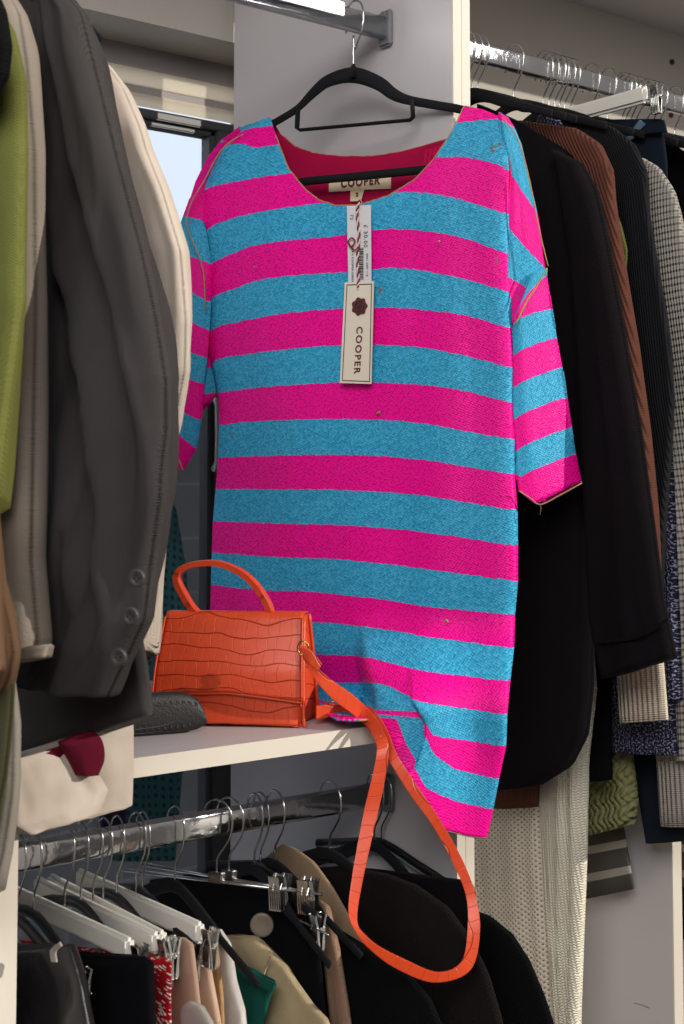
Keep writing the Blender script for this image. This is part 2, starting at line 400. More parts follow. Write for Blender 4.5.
# ------------------------------------------------------------------ the setting
ROD_Y = 1.57; ZT = 2.066; ZL = .963; FY = 1.43; SH_T = 1.0897; SH_B = 1.0675
XP0, XP1 = 1.321, 1.3535          # divider between the two bays
def st(name, mb, mat): return tag(mb.build(name, mat), kind='structure')
st('floor', MB().box((-3, -3.5, -.05), (5, 2.3, 0)), M['floor'])
st('wall_back', MB().box((1.425, 2.0, 0), (5, 2.14, 2.75)).box((-1.5, 2.0, 2.156), (1.425, 2.117, 2.75)).box((-1.5, 2.0, 0), (-.1, 2.14, 2.156)), M['wall'])
st('wall_header', MB().box((-1.5, 2.117, 2.115), (1.425, 2.13, 2.75)), M['header'])
st('trim_1', MB().box((-1, 2.112, 2.085), (1.425, 2.1135, 2.115)).box((-1, 2.112, 2.05), (1.425, 2.1135, 2.072)), M['slat'])
st('trim_2', MB().box((-1, 2.114, 2.07), (1.425, 2.13, 2.087)), M['header'])
wf = MB().box((-.1, 2.12, 2.034), (1.425, 2.17, 2.05), .002).box((1.385, 2.12, 0), (1.425, 2.17, 2.034), .002).box((1.374, 2.13, 0), (1.386, 2.16, 2.034), .002).box((-.1, 2.13, 2.024), (1.386, 2.16, 2.035), .002)
wf.box((-.1, 2.12, 0), (-.04, 2.19, 2.05))
W = st('window_1', wf, M['frame'])
MB().box((-.04, 2.143, .0), (1.376, 2.147, 2.026)).build('pane', M['glass'], W)
hp = at_Y(214, 396, 2.10); hq = at_Y(214, 470, 2.10)
hb = MB().tube([hp + V((0, 0, .0)), hp.lerp(hq, .12) + V((0, -.012, 0)), hp.lerp(hq, .5) + V((0, -.014, 0)), hp.lerp(hq, .88) + V((0, -.012, 0)), hq], .006, 10)
hb.build('handle', M['steel'], W, True)
st('wall_outside', MB().box((-3, 4.5, -1), (6, 4.7, 1.98)), M['block'])
st('ceiling', MB().box((-.3, 1.5, 2.408), (4.5, 2.0, 2.43)), M['board'])

def board(name, x0, x1, z0, z1, label, y1=1.974):
    t = thing(name, (x0, FY, z0), label, 'panel')
    MB().box((x0, FY+.002, z0), (x1, y1, z1)).build('board', M['board'], t)
    n = 2 if x1-x0 > .03 else 1
    for k in range(n):
        a = x0 + (x1-x0)*k/n; b = x0 + (x1-x0)*(k+1)/n
        MB().box((a+.0004, FY-.0005, z0), (b-.0004, FY+.0025, z1)).build('edge_band', M['edge'], t)
    return t
board('divider_panel', XP0, XP1, 0, 2.39, 'tall white divider panel behind the striped dress')
board('divider_panel', .663, .685, 0, SH_T, 'low white divider panel at the left edge, below the coats')
d2 = board('divider_panel', 1.769, 1.791, 0, .93, 'low white divider panel at lower right, beside the cream knits', 2.0)
MB().tube([at_X(634, 1003, 1.768), at_X(642, 1005, 1.768), at_X(649, 1008, 1.768)], .0006, 5).build('scratch', M['header'], d2)
sh = thing('shelf', (.95, FY, SH_B), 'white shelf carrying the orange bag and the black shoe', 'shelf')
MB().box((.686, FY+.002, SH_B), (XP0, 1.974, SH_T)).build('board', M['board'], sh)
MB().box((.686, FY-.0005, SH_B), (XP0, FY+.0025, SH_T)).build('edge_band', M['edge'], sh)

def rod(x0, x1, z, label, ends):
    t = thing('clothes_rail', ((x0+x1)/2, ROD_Y, z-.018), label, 'clothes rail')
    h = .0175; w = .0075; vs = []; N = 24
    for x in (x0, x1):
        for k in range(N):
            a = 2*PI*k/N; cz = (h-w) if math.sin(a) >= 0 else -(h-w)
            vs.append(V((x, ROD_Y + w*math.cos(a), z + cz + w*math.sin(a))))
    mesh('rail_tube', vs, [(k, (k+1) % N, N+(k+1) % N, N+k) for k in range(N)] + [tuple(range(N)), tuple(N+k for k in range(N))], M['chrome'], t)
    for (x, s) in ends:
        b = MB().obox(V((x+s*.004, ROD_Y, z)), V((.004, 0, 0)), V((0, .014, 0)), V((0, 0, .027)), .003)
        b.tube([V((x+s*.008, ROD_Y, z+.02)), V((x+s*.011, ROD_Y, z+.02))], .005, 12)
        b.build('end_socket', M['steel'], t)
    return t
rod(.70, XP0, ZL, 'chrome rail under the shelf, crowded with hooks', [(.686, 1), (XP0, -1)])
rod(-.2, XP0, ZT, 'chrome rail above the striped dress', [(XP0, -1)])
rod(XP1, 3.2, ZT, 'chrome rail at upper right with a row of hooks', [(XP1, 1)])
# LED batten clipped to the front of the left top rail
a = at_Y(262, -12, ROD_Y-.013); b = at_Y(344, 5, ROD_Y-.013)
lx0, lx1 = .85, at_Y(343, 7, ROD_Y-.013).x
t = thing('light_batten', ((lx0+lx1)/2, ROD_Y-.014, ZT-.01), 'lit white tube light along the top left rail', 'light')
MB().box((lx0, ROD_Y-.0125, ZT-.002), (lx1+.004, ROD_Y-.0078, ZT+.018), .001).build('housing', M['steel'], t)
MB().box((lx0, ROD_Y-.018, ZT-.001), (lx1, ROD_Y-.0125, ZT+.016), .002).build('diffuser', M['led'], t)

# screws in back wall
for (u, v) in ((672, 62), (671, 115)):
    p = at_Y(u, v, 1.998); tag(MB().disc(p, V((0, -1, 0)), .006, .006, 14).build('screw_cap', M['brown']), 'small brown screw cap on the back wall, %s the right rail' % ('above' if v < 80 else 'below'), 'screw cap')

# ------------------------------------------------------------------ hangers
ORD = ['first', 'second', 'third', 'fourth', 'fifth', 'sixth', 'seventh', 'eighth', 'ninth', 'tenth', 'eleventh', 'twelfth', 'thirteenth', 'fourteenth', 'fifteenth', 'sixteenth', 'seventeenth', 'eighteenth', 'nineteenth', 'twentieth', 'twenty-first', 'twenty-second', 'twenty-third']
def rodX(px, y=ROD_Y):
    r = (px-342)/F; s, c = math.sin(YAW), math.cos(YAW); return y*(c + s*r)/(s - c*r)
HOOK = [(.0175, -.014), (.0195, 0), (.019, .014), (.012, .0245), (0, .029), (-.013, .0245), (-.021, .013), (-.0225, -.002), (-.019, -.018), (-.010, -.032), (-.002, -.043), (0, -.052), (0, -.068)]
def hook_mb(x, z, yaw=0, s=1.0, r=.0014):
    pts = spline([(0, y*s, q*s) for y, q in HOOK], 34); ca, sa = math.cos(yaw), math.sin(yaw)
    return MB().tube([V((x - p.y*sa, ROD_Y + p.y*ca, z + p.z)) for p in pts], r, 7)
def clip(parent, c, yd, mat=None, s=1.0):
    """spring clip gripping a waistband; yd = width direction"""
    b = MB(); xd = yd.cross(V((0, 0, 1))).normalized()
    s *= .85
    for sd in (1, -1):
        b.obox(c + xd*sd*.004*s + V((0, 0, -.014*s)), yd*.009*s, xd*.0010*s, (V((0, 0, 1))*.016 + xd*sd*.0015)*s, .0005)
        b.obox(c + xd*sd*.007*s + V((0, 0, .011*s)), yd*.008*s, xd*.0010*s, (V((0, 0, 1))*.009 + xd*sd*.002)*s, .0005)
        for k in (-2, -1, 0, 1, 2): b.obox(c + xd*sd*.006*s + yd*k*.0036*s + V((0, 0, -.015*s)), yd*.0008*s, xd*.0008*s, V((0, 0, .014*s)))
    b.tube([c - yd*.010*s, c + yd*.010*s], .0038*s, 10)
    b.tube([c + V((0, 0, .0)) + xd*.012*s, c + V((0, 0, .024*s)), c - xd*.012*s], .001*s, 6)
    o = b.build('clip', mat or M['wire'], parent); return o
def hanger(px, z, kind, label, group, yaw=0.0, half=.16, body=None, shank=1.0):
    x = rodX(px); t = thing('clothes_hanger', (x, ROD_Y, z-.07), label, 'hanger', group)
    hook_mb(x, z, yaw, shank).build('hook', M['wire'], t, True)
    yd = V((-math.sin(yaw), math.cos(yaw), 0)); c = V((x, ROD_Y, z-.07*shank))
    if kind == 'velvet' or kind == 'arms':
        pts = spline([c - yd*(half*1.25) + V((0, 0, -.07)), c - yd*half*.7 + V((0, 0, -.038)), c - yd*half*.3 + V((0, 0, -.012)), c + V((0, 0, 0)), c + yd*half*.3 + V((0, 0, -.012)), c + yd*half*.7 + V((0, 0, -.038)), c + yd*half*1.25 + V((0, 0, -.07))], 26)
        b = MB().tube(pts, [.009 if 4 < i < 22 else .006 for i in range(26)], 8, ry=.45)
        b.build('arms', body or M['velvet'], t, True)
    elif kind == 'bar':
        b = MB().obox(c + V((0, 0, -.012)), V((.006, 0, 0)), yd*half, V((0, 0, .0125)), .004); b.build('bar', body or M['whitep'], t)
        MB().tube([c - yd*half + V((0, 0, -.02)), c - yd*(half+.03) + V((0, 0, -.02))], .0015, 6).build('wire_rail', M['wire'], t, True)
        clip(t, c - yd*(half+.018) + V((0, 0, -.02)), yd)
    elif kind == 'wire':
        MB().tube([c - yd*half + V((0, 0, -.005)), c + yd*half + V((0, 0, -.005))], .0022, 8).build('bar', M['wire'], t, True)
        MB().obox(c, V((.004, 0, 0)), yd*.010, V((0, 0, .007)), .001).build('hub', M['wire'], t)
        clip(t, c - yd*(half-.015) + V((0, 0, -.006)), yd); clip(t, c - yd*(half-.055) + V((0, 0, -.006)), yd)
    elif kind == 'blackbar':
        pts = [c - yd*half + V((0, 0, -.03)), c - yd*half*.5 + V((0, 0, -.014)), c, c + yd*half*.5 + V((0, 0, -.014)), c + yd*half + V((0, 0, -.03))]
        MB().tube(spline(pts, 18), .008, 8, ry=.5).build('bar', body or M['blackp'], t, True)
        MB().tube([c - yd*(half*.3) + V((0, 0, -.04)), c - yd*(half+.02) + V((0, 0, -.042))], .0015, 6).build('wire_rail', M['wire'], t, True)
        clip(t, c - yd*(half-.005) + V((0, 0, -.04)), yd)
    return t
G_L = 'hangers on the rail under the shelf'
low = [(24, 'blackbar'), (40, 'blackbar'), (70, 'bar'), (86, 'blackbar'), (98, 'bar'), (108, 'bar'), (121, 'blackbar'), (140, 'bar'), (146, 'blackbar'), (178, 'velvet'), (219, 'wire'), (231, 'wire'), (256, 'arms'), (262, 'blackbar'), (276, 'velvet'), (330, 'velvet'), (374, 'arms'), (381, 'blackbar')]
desc = {'blackbar': 'black clip hanger', 'bar': 'white clip hanger', 'velvet': 'black velvet hanger', 'wire': 'chrome wire clip hanger', 'arms': 'black plastic coat hanger'}
for i, (px, k) in enumerate(low):
    if k == 'wire':
        hanger(px, ZL, k, '%s, its hook %s from the left on the lower rail' % (desc[k], ORD[i]), G_L, yaw=.5 if px < 225 else .38, half=.14); continue
    hanger(px, ZL, k, '%s, its hook %s from the left on the lower rail' % (desc[k], ORD[i]), G_L, yaw=random.uniform(-.12, .12) if px != 381 else 0, half=.15 if k != 'wire' else .13)
G_R = 'hangers on the upper right rail'
up = [(468, 'velvet'), (474, 'velvet'), (480, 'velvet'), (516, 'velvet'), (546, 'velvet'), (552, 'bar'), (558, 'arms'), (563, 'arms'), (568, 'arms'), (574, 'arms'), (594, 'arms'), (611, 'arms'), (626, 'arms'), (630, 'arms'), (635, 'arms'), (640, 'arms'), (650, 'arms'), (656, 'arms'), (662, 'arms'), (679, 'arms')]
for i, (px, k) in enumerate(up):
    if px < 468: continue
    if k == 'bar':
        t = hanger(px, ZT, 'bar', 'wide white trouser hanger with metal clip, holding jeans on the upper right rail', G_R, half=.2)
    else: hanger(px, ZT, k, '%s, its hook %s from the left on the upper right rail' % (desc[k], ORD[i]), G_R, yaw=random.uniform(-.1, .1), half=.15)

for X_, lb in ((.735, 'charcoal blazer'), (.80, 'cream cotton shirt'), (.64, 'oatmeal wool coat')):
    hanger(342 + F*((math.sin(YAW)*X_ - math.cos(YAW)*ROD_Y)/(math.cos(YAW)*X_ + math.sin(YAW)*ROD_Y)), ZT, 'arms', 'black plastic coat hanger on the upper left rail holding the ' + lb, 'hangers on the upper left rail', half=.115 if X_ < .78 else .07)

# ------------------------------------------------------------------ the dress
HK = V((rodX(354), ROD_Y, 0)); ang = math.radians(32)
DIR = RT*math.cos(ang) - HF*math.sin(ang); DN = V((DIR.y, -DIR.x, 0))
if DN.dot(HF) > 0: DN = -DN
DN.normalize()
def D_plane(u): return depth_of(at_n(u, 484, HK, DN))
def D_Y(u, y): return depth_of(at_Y(u, 484, y))
def D_dress(u, v):
    d0 = D_plane(u)
    dsh = (CAMZ-SH_T-.01)*F/(max(v, 500)-484); dl = min(d0, dsh); dr = d0 - .165*(1-.5*sstep(380, 500, u))
    k = sstep(366, 380, u); tgt = dl*(1-k) + dr*k
    return d0*(1-sstep(610, 716, v)) + tgt*sstep(610, 716, v) if k > 0 else dl
NK = 21
B = {
 -1: [(256, 120), (272, 112), (467, 92), (500, 96)],
 0: [(239, 134), (272.6, 127), (467, 105), (503, 111)],
 1: [(226, 145), (248, 145), (281, 147), (467, 124), (507, 118)],
 2: [(191, 210), (211, 191), (248, 183), (300, 177), (446, 161), (490, 163), (511, 172)],
 3: [(197, 248), (217, 229), (248, 219), (286, 213), (330, 207), (416, 196), (465, 201.6), (509, 215)],
 4: [(204, 277), (223, 262.5), (262, 249), (306, 243.5), (347, 240), (372, 235.6), (412, 233), (465, 239), (509, 255)],
 5: [(207, 306), (224, 296), (268, 283), (306, 278.6), (348, 275.7), (376, 274), (412, 271), (465, 279.5), (510, 292)],
 6: [(208, 340), (223, 328), (262, 321), (306, 315), (344, 312), (377, 310.5), (430, 312), (476, 318), (511.6, 329)],
 7: [(212.6, 369), (223, 360), (262, 354.6), (341, 348), (377, 346.7), (430, 349), (472, 357), (512.6, 368)],
 8: [(220, 394), (262, 389), (306, 386.5), (360, 384), (430, 386), (472, 392), (512.6, 403)],
 9: [(220, 426), (262, 422), (360, 420), (430, 423.5), (472, 431.6), (513.7, 439.6)],
 10: [(219, 458), (291, 456), (360, 455.4), (430, 459.6), (472, 466.7), (514, 474)],
 11: [(216.7, 489), (317, 489.5), (360, 490), (430, 494.7), (472, 501.8), (517, 510)],
 12: [(213.7, 521), (288, 523), (346, 524.5), (380, 526.4), (438, 532), (517.4, 545.4)],
 13: [(212.6, 552), (288, 556), (346, 558), (380, 561), (432, 566.8), (517.4, 580.5)],
 14: [(211.7, 584), (270, 589), (317, 590), (380, 596), (432, 604), (514.5, 614.4)],
 15: [(211, 616), (307, 620), (346, 621), (380, 625.5), (432, 634), (513.6, 648)],
 16: [(211, 646), (314, 651.5), (361, 653), (380, 656), (432, 669), (510, 681)],
 17: [(211, 674), (322, 680), (370, 681), (390, 684.4), (428.7, 699.5), (507, 713.6)],
}
uLR = {k: (b[0][0], b[-1][0]) for k, b in B.items()}
BS = {}
for k, b in B.items():
    w = b[-1][0]-b[0][0]; pts = spline([(p[0], p[1], 0) for p in b], 80); BS[k] = [((p.x-b[0][0])/w, p.x, p.y) for p in pts]
BS[18] = [(0, 211, 694), (.36, 318, 700), (.45, 340, 708), (.55, 367, 710.5), (.68, 427, 712), (.75, 440, 733), (.83, 461, 738), (1, 506, 745.5)]
BS[19] = [(0, 211, 696), (.36, 318, 702), (.45, 340, 712), (.55, 371, 714), (.66, 423, 717), (.75, 441, 750), (.84, 460, 768), (1, 499, 778)]
BS[20] = [(0, 211, 698), (.36, 318, 704), (.45, 340, 715), (.5, 362, 717), (.6, 398, 718), (.66, 409, 746), (.75, 434, 785), (.85, 461, 800), (1, 493, 808)]
BS[21] = [(0, 211, 700), (.36, 318, 707), (.45, 340, 719), (.5, 352, 720), (.57, 378, 719), (.64, 392, 747), (.74, 418, 790), (.84, 450, 828), (.92, 470, 834), (1, 487, 837)]
def Sg(s, t):
    t = max(-1, min(21, t)); k = min(20, math.floor(t)); f = t-k
    r = []
    for q in (k, k+1):
        tb = BS[q]; r.append((interp(s, [(a, b) for a, b, c in tb]), interp(s, [(a, c) for a, b, c in tb])))
    return r[0][0]*(1-f) + r[1][0]*f, r[0][1]*(1-f) + r[1][1]*f
TOP = [(180, 240), (192, 201), (204, 181), (215, 160), (227, 144), (239, 133), (256, 123), (272, 118), (277, 132), (287, 150), (300, 173), (315, 191), (330, 203), (348, 209), (372, 208.5), (400, 199), (425, 183), (443, 162), (456, 139), (464, 120), (467.5, 107.5), (486, 111), (506, 119.5), (520, 140)]
def dress_pt(s, t, bul=1.0):
    u, v = Sg(s, t); p = at_D(u, v, D_dress(u, v))
    pr = max(0, math.sin(PI*min(1, max(0, s))))**.45
    low_ = 1 - sstep(15.5, 18, t)*(.9 if s < .7 else .5)
    fo = .004*noise.noise(V((s*7, t*.16, 3))) + .0022*math.sin(s*23 + .2*t)*sstep(3, 12, t) + .006*noise.noise(V((s*3.2 + .05*t, t*.11, 7)))
    fo += .006*sstep(15, 19, t)*math.exp(-((s-.78)/.07)**2)
    return p + DN*(bul*(.034*pr*low_*sstep(-2.5, 4, t) + fo*min(1, 7*min(s, 1-s)+.2)))
hem = at_D(355, 700, 1.98)
dress = thing('sequin_dress', (HK.x, HK.y, hem.z), 'pink and blue striped sequin dress on black velvet hanger', 'dress')
def dress_body():
    NC, NR = 130, 230; vs = []; uv = []; uv2 = []
    for j in range(NC):
        s = j/(NC-1); tt = -1; step = .02
        tq = -1.0; last = -1
        while tq < 5:
            u, v = Sg(s, tq)
            if v < interp(u, TOP): last = tq
            tq += step
        t0 = last + step; acc = 0; prev = None
        for i in range(NR):
            f = i/(NR-1); t_ = t0 + (21-t0)*f; p = dress_pt(s, t_)
            if prev is not None: acc += (p-prev).length
            prev = p; vs.append(p); uv.append((s*.42, 1.6-CAMZ+p.z)); uv2.append((s, t_))
    fs = [(j*NR+i, (j+1)*NR+i, (j+1)*NR+i+1, j*NR+i+1) for j in range(NC-1) for i in range(NR-1)]
    o = mesh('front', vs, fs, M['seq'], dress, uv, uv2); sol = o.modifiers.new('thick', 'SOLIDIFY'); sol.thickness = .003; sol.offset = 0
    # rolled edge round the neckline and shoulders
    ed = [vs[j*NR] for j in range(NC)]; nl = [p + DN*.001 for p in ed if True]
    MB().tube(nl[int(NC*.17):int(NC*.9)], .0010, 6).build('neck_trim', M['trim'], dress, True)
    hm = [vs[j*NR+NR-1] for j in range(NC)]; MB().tube(hm[int(NC*.52):], .0016, 6).build('hem_trim', M['trim'], dress, True)
dress_body()
# back of the dress: lining seen in the neck opening, running down behind the front
BNK = [(190, 214), (215, 166), (239, 137), (260, 124), (273, 121), (281, 134), (295, 146), (315, 153), (340, 156), (372, 156), (400, 152), (425, 145), (445, 136), (460, 123), (468, 110), (506, 121), (515, 150)]
def dress_back():
    NC, NR = 70, 90; vs = []; uv = []; uv2 = []
    for j in range(NC):
        s = j/(NC-1); last = -1; tq = -1
        while tq < 5:
            u, v = Sg(s, tq)
            if v < interp(u, BNK): last = tq
            tq += .02
        for i in range(NR):
            t_ = last+.02 + (16.6-last)*i/(NR-1); u, v = Sg(s, t_)
            pr = max(0, math.sin(PI*s))**.6; kk = sstep(.82, 1, s); u -= 6*kk*sstep(2, 5, t_); p = at_n(u, v, HK - DN*((.006+.024*pr)*(1-kk)), DN)
            if p.x > XP0-.004 and p.y > FY-.012: p.y = FY-.012
            vs.append(p); uv.append((s*.42, p.z)); uv2.append((s, t_))
    fs = [(j*NR+i, (j+1)*NR+i, (j+1)*NR+i+1, j*NR+i+1) for j in range(NC-1) for i in range(NR-1)]
    o = mesh('back', vs, fs, M['lining'], dress, uv, uv2); so = o.modifiers.new('thick', 'SOLIDIFY'); so.thickness = .002
    nl = [vs[j*NR] for j in range(int(NC*.19), int(NC*.9))]
    MB().tube(nl, .0013, 6).build('neck_trim', M['trim'], dress, True)
dress_back()
def stripe_patch(name, rows, df, T=.012, cols=24, sub=8, curve=.012, mat=None, width=.1):
    """rows: list of (t, [(u,v)...]) boundaries; closed two-sided sleeve tube"""
    G = []; ts = []
    for (t0, b0), (t1, b1) in zip(rows, rows[1:]):
        A = resamp(b0, cols); Bq = resamp(b1, cols)
        for k in range(sub): f = k/sub; G.append([A[i].lerp(Bq[i], f) for i in range(cols)]); ts.append(t0+(t1-t0)*f)
    G.append(resamp(rows[-1][1], cols)); ts.append(rows[-1][0])
    vs = []; uv = []; uv2 = []
    for sd in (1, -1):
        for g, t_ in zip(G, ts):
            for i, q in enumerate(g):
                s = i/(cols-1); p = at_D(q.x, q.y, df(q.x, q.y)); pr = math.sin(PI*s)**.6
                fo = .003*noise.noise(V((s*4, t_*.4, 11)))
                vs.append(p + DN*(sd*T*pr + fo*(1 if sd > 0 else .3))); uv.append((s*width, p.z)); uv2.append((s, t_))
    R_, n = len(G), cols; fs = []
    for sd in (0, 1):
        o = sd*R_*n
        for a in range(R_-1):
            for i in range(n-1):
                q = (o+a*n+i, o+a*n+i+1, o+(a+1)*n+i+1, o+(a+1)*n+i); fs.append(q if not sd else q[::-1])
    o = R_*n
    for a in range(R_-1):
        fs.append((a*n, (a+1)*n, o+(a+1)*n, o+a*n)); fs.append((a*n+n-1, o+a*n+n-1, o+(a+1)*n+n-1, (a+1)*n+n-1))
    for i in range(n-1): fs.append((i, o+i, o+i+1, i+1))
    ob = mesh(name, vs, fs, mat or M['seq'], dress, uv, uv2); so = ob.modifiers.new('thick', 'SOLIDIFY'); so.thickness = .002; so.offset = -1
    return ob
dr = lambda u, v: 1.885 + .0004*(u-510)
# right armhole / yoke piece then sleeve.  odd t bands are blue
stripe_patch('shoulder', [(0, [(500, 113), (507, 119)]), (1, [(500, 119), (513, 128)]), (1.4, [(502, 140), (520, 144)]), (2, [(503, 166), (512, 172), (536, 213)]), (3, [(503, 214), (509, 227), (546, 270)]), (4, [(503, 262), (509, 277), (534, 292)]), (4.6, [(506, 300), (512, 327), (515, 328)])], lambda u, v: 1.888 + .0002*(u-510), .007)
sl = stripe_patch('sleeve', [(1.75, [(530, 283), (547, 268)]), (2, [(513, 325), (547, 275)]), (3, [(513, 326), (520, 321), (552, 309)]), (4, [(512, 357), (519, 354), (557, 338)]), (5, [(512, 389), (519, 386), (562.5, 367.5)]), (6, [(513, 421), (520, 418), (567, 397.5)]), (7, [(515, 452), (571.5, 427)]), (8, [(516, 474), (523, 477), (576, 454)]), (9, [(518, 490), (540.5, 504), (582, 482)])], lambda u, v: 1.88 + .0005*(u-510), .016)
for nm, pts, mt in (('seam', [(547, 268), (536, 287), (526, 303), (516, 324)], M['green_thread']), ('seam', [(503, 118), (518, 140), (529, 178), (538, 225), (548, 266)], M['trim']), ('cuff_trim', [(519, 491), (530, 498), (540.5, 504.5), (560, 495), (582, 483)], M['trim'])):
    MB().tube([at_D(p.x, p.y, 1.868) for p in spline([(a, b, 0) for a, b in pts], 20)], .0009, 6).build(nm, mt, dress, True)
MB().tube([at_D(540, 503, 1.863), at_D(541, 508, 1.862), at_D(540, 515, 1.864)], .0006, 5).build('loose_thread', M['gold'], dress, True)
for (u, v, a_) in ((438, 242, .4), (448, 622, 2.2), (379, 414, 1.2), (254, 267, .2)):
    q = at_D(u, v, D_dress(u, v) - .045); MB().tube([q, q + DIR*math.cos(a_)*.003 + V((0, 0, math.sin(a_)*.003)), q + DIR*math.cos(a_+.9)*.006 + V((0, 0, .001))], .0012, 6).build('loose_sequin', M['green_thread'], dress, True)
# left sleeve and back-of-shoulder strip
dlf = lambda u, v: 2.125 + .0006*(205-u)
stripe_patch('shoulder', [(3.2, [(243, 128), (262, 122)]), (3, [(240, 127), (246, 134)]), (2, [(180, 226), (187, 231)][::1] if False else [(222, 140), (230, 143)]), (2.1, [(208, 158), (217, 159)]), (2.3, [(196, 182), (206, 181)]), (2.6, [(188, 205), (204, 203)]), (3, [(184, 216), (202, 220)]), (3.5, [(178, 233), (202, 240)])], lambda u, v: 2.135, .008, cols=10)
stripe_patch('sleeve', [(3, [(179, 226), (204, 222)]), (4, [(176, 250), (212, 264)]), (5, [(176, 280), (188, 287), (211, 302)]), (6, [(176, 312), (190, 318), (209, 330)]), (7, [(176, 342), (207, 358)]), (8, [(176, 370), (204, 384)]), (9, [(174, 402), (201, 420)]), (10, [(172, 424), (183, 431), (197, 448)]), (11, [(160, 446), (172, 452), (183, 471)])], dlf, .016)
stripe_patch('sleeve_underside', [(4, [(200, 280), (212, 290)]), (5, [(200, 318), (214, 305)]), (6, [(200, 340), (214, 330)]), (6.9, [(200, 366), (221, 366)]), (8, [(201, 396), (218, 392)]), (8.6, [(202, 410), (208, 402)])], lambda u, v: 2.15, .006, cols=8)
for nm, pts in (('seam', [(262, 124), (248, 132), (227, 144), (215, 160), (204, 181), (192, 201), (187, 219), (190, 236), (198, 254), (204, 277), (205, 310)]), ('cuff_trim', [(168, 455), (177, 457), (183, 470)])):
    MB().tube([at_D(p.x, p.y, 2.105 if nm == 'seam' else 2.11) for p in spline([(a, b, 0) for a, b in pts], 30)], .0010, 6).build(nm, M['trim'], dress, True)

# velvet hanger of the dress
hz = at_n(354, 85, HK, DN)
hg = thing('clothes_hanger', hz, 'black velvet hanger with silver hook holding the striped dress', 'hanger')
Pd = lambda u, v, o=.0: at_n(u, v, HK + DN*o, DN)
hp_ = [Pd(392, -10), Pd(372, -18)]
hk = [Pd(331, 12, -.012), Pd(334, -8, -.01), Pd(344, -20), Pd(356, -20), Pd(364, -6, .004), Pd(363, 14, .008), Pd(358, 24, .006), Pd(353.5, 33, .002), Pd(353, 50), Pd(353.5, 70)]
# the hook goes round the rail in its own plane
hk = []
for y, q in HOOK[:-2]:
    hk.append(V((HK.x, ROD_Y + y, ZT + q)))
hk += [Pd(353.5, 36), Pd(353.3, 50), Pd(353.5, 72)]
MB().tube(spline(hk, 40), .0015, 8).build('hook', M['wire'], hg, True)
prof = [(206, 190), (230, 158), (258, 130), (274, 121), (297, 107), (312, 92), (328, 79), (353, 73), (378, 81), (393, 92), (408, 98), (435, 103), (466, 109), (490, 122), (506, 140)]
pts = [Pd(p.x, p.y+2, -.006) for p in spline([(a, b, 0) for a, b in prof], 60)]
rr = []
for i in range(60):
    u = interp(i/59, [(k/14, prof[k][0]) for k in range(15)]); rr.append(interp(u, [(206, .0055), (300, .006), (320, .009), (353, .0118), (385, .0095), (410, .0065), (506, .0055)]))
MB().tube(pts, rr, 12, ry=.42, up=(0, 0, 1)).build('arms', M['velvet'], hg, True)
MB().tube([Pd(353.5, 78), Pd(353.5, 70), Pd(353.5, 64)], [.009, .006, .003], 10, ry=.5).build('neck_collar', M['velvet'], hg, True)
MB().tube([Pd(298, 108, 0), Pd(297, 128, 0), Pd(300, 130, 0), Pd(355, 125, 0), Pd(410, 120, 0), Pd(413, 117, 0), Pd(412, 100, 0)], .0045, 8, ry=.6).build('accessory_bar', M['velvet'], hg, True)
MB().tube([Pd(250, 190, -.012), Pd(308, 181, .004), Pd(372, 175, .006), Pd(440, 168, .004), Pd(480, 163, -.012)], .0062, 10, ry=.6).build('trouser_bar', M['velvet'], hg, True)

# labels inside the neck
bk = -.030
def card(name, quad, mat, parent, th=.0008, n=12, bend=0):
    a, b, c, d = quad; vs = []; nn = (b-a).cross(d-a).normalized()
    if nn.dot(HF) > 0: nn = -nn
    for sd in (1, -1):
        for j in range(n+1):
            f = j/n; l = a.lerp(d, f); r = b.lerp(c, f)
            for k in range(5): g = k/4; vs.append(l.lerp(r, g) + nn*(sd*th/2 + bend*math.sin(PI*f)))
    N = 5*(n+1); fs = []
    for j in range(n):
        for k in range(4):
            q = (j*5+k, j*5+k+1, (j+1)*5+k+1, (j+1)*5+k); fs.append(q); fs.append(tuple(i+N for i in q[::-1]))
        fs.append((j*5, (j+1)*5, N+(j+1)*5, N+j*5)); fs.append((j*5+4, N+j*5+4, N+(j+1)*5+4, (j+1)*5+4))
    for k in range(4): fs.append((k, N+k, N+k+1, k+1)); fs.append((n*5+k, n*5+k+1, N+n*5+k+1, N+n*5+k))
    return mesh(name, vs, fs, mat, parent, smooth=False)
lab = card('neck_label', [Pd(329, 180, -.026), Pd(391, 174, -.026), Pd(391, 188.5, -.026), Pd(329, 192, -.026)], M['woven'], dress)
xd = (Pd(391, 174) - Pd(329, 180)).normalized(); yd = V((0, 0, 1)); yd = (yd - xd*yd.dot(xd)).normalized()
text('lettering', 'COOPER', .0155, Pd(360, 182.3, -.0245), xd, yd, M['ink'], lab, off=.0006, sx=.92)
sz = card('size_label', [Pd(350.5, 190, -.025), Pd(364.5, 189, -.025), Pd(361, 201, -.025), Pd(350.5, 201.5, -.025)], M['woven'], dress)
text('lettering', 'S', .0085, Pd(357, 195, -.0238), xd, yd, M['ink'], sz, off=.0004)
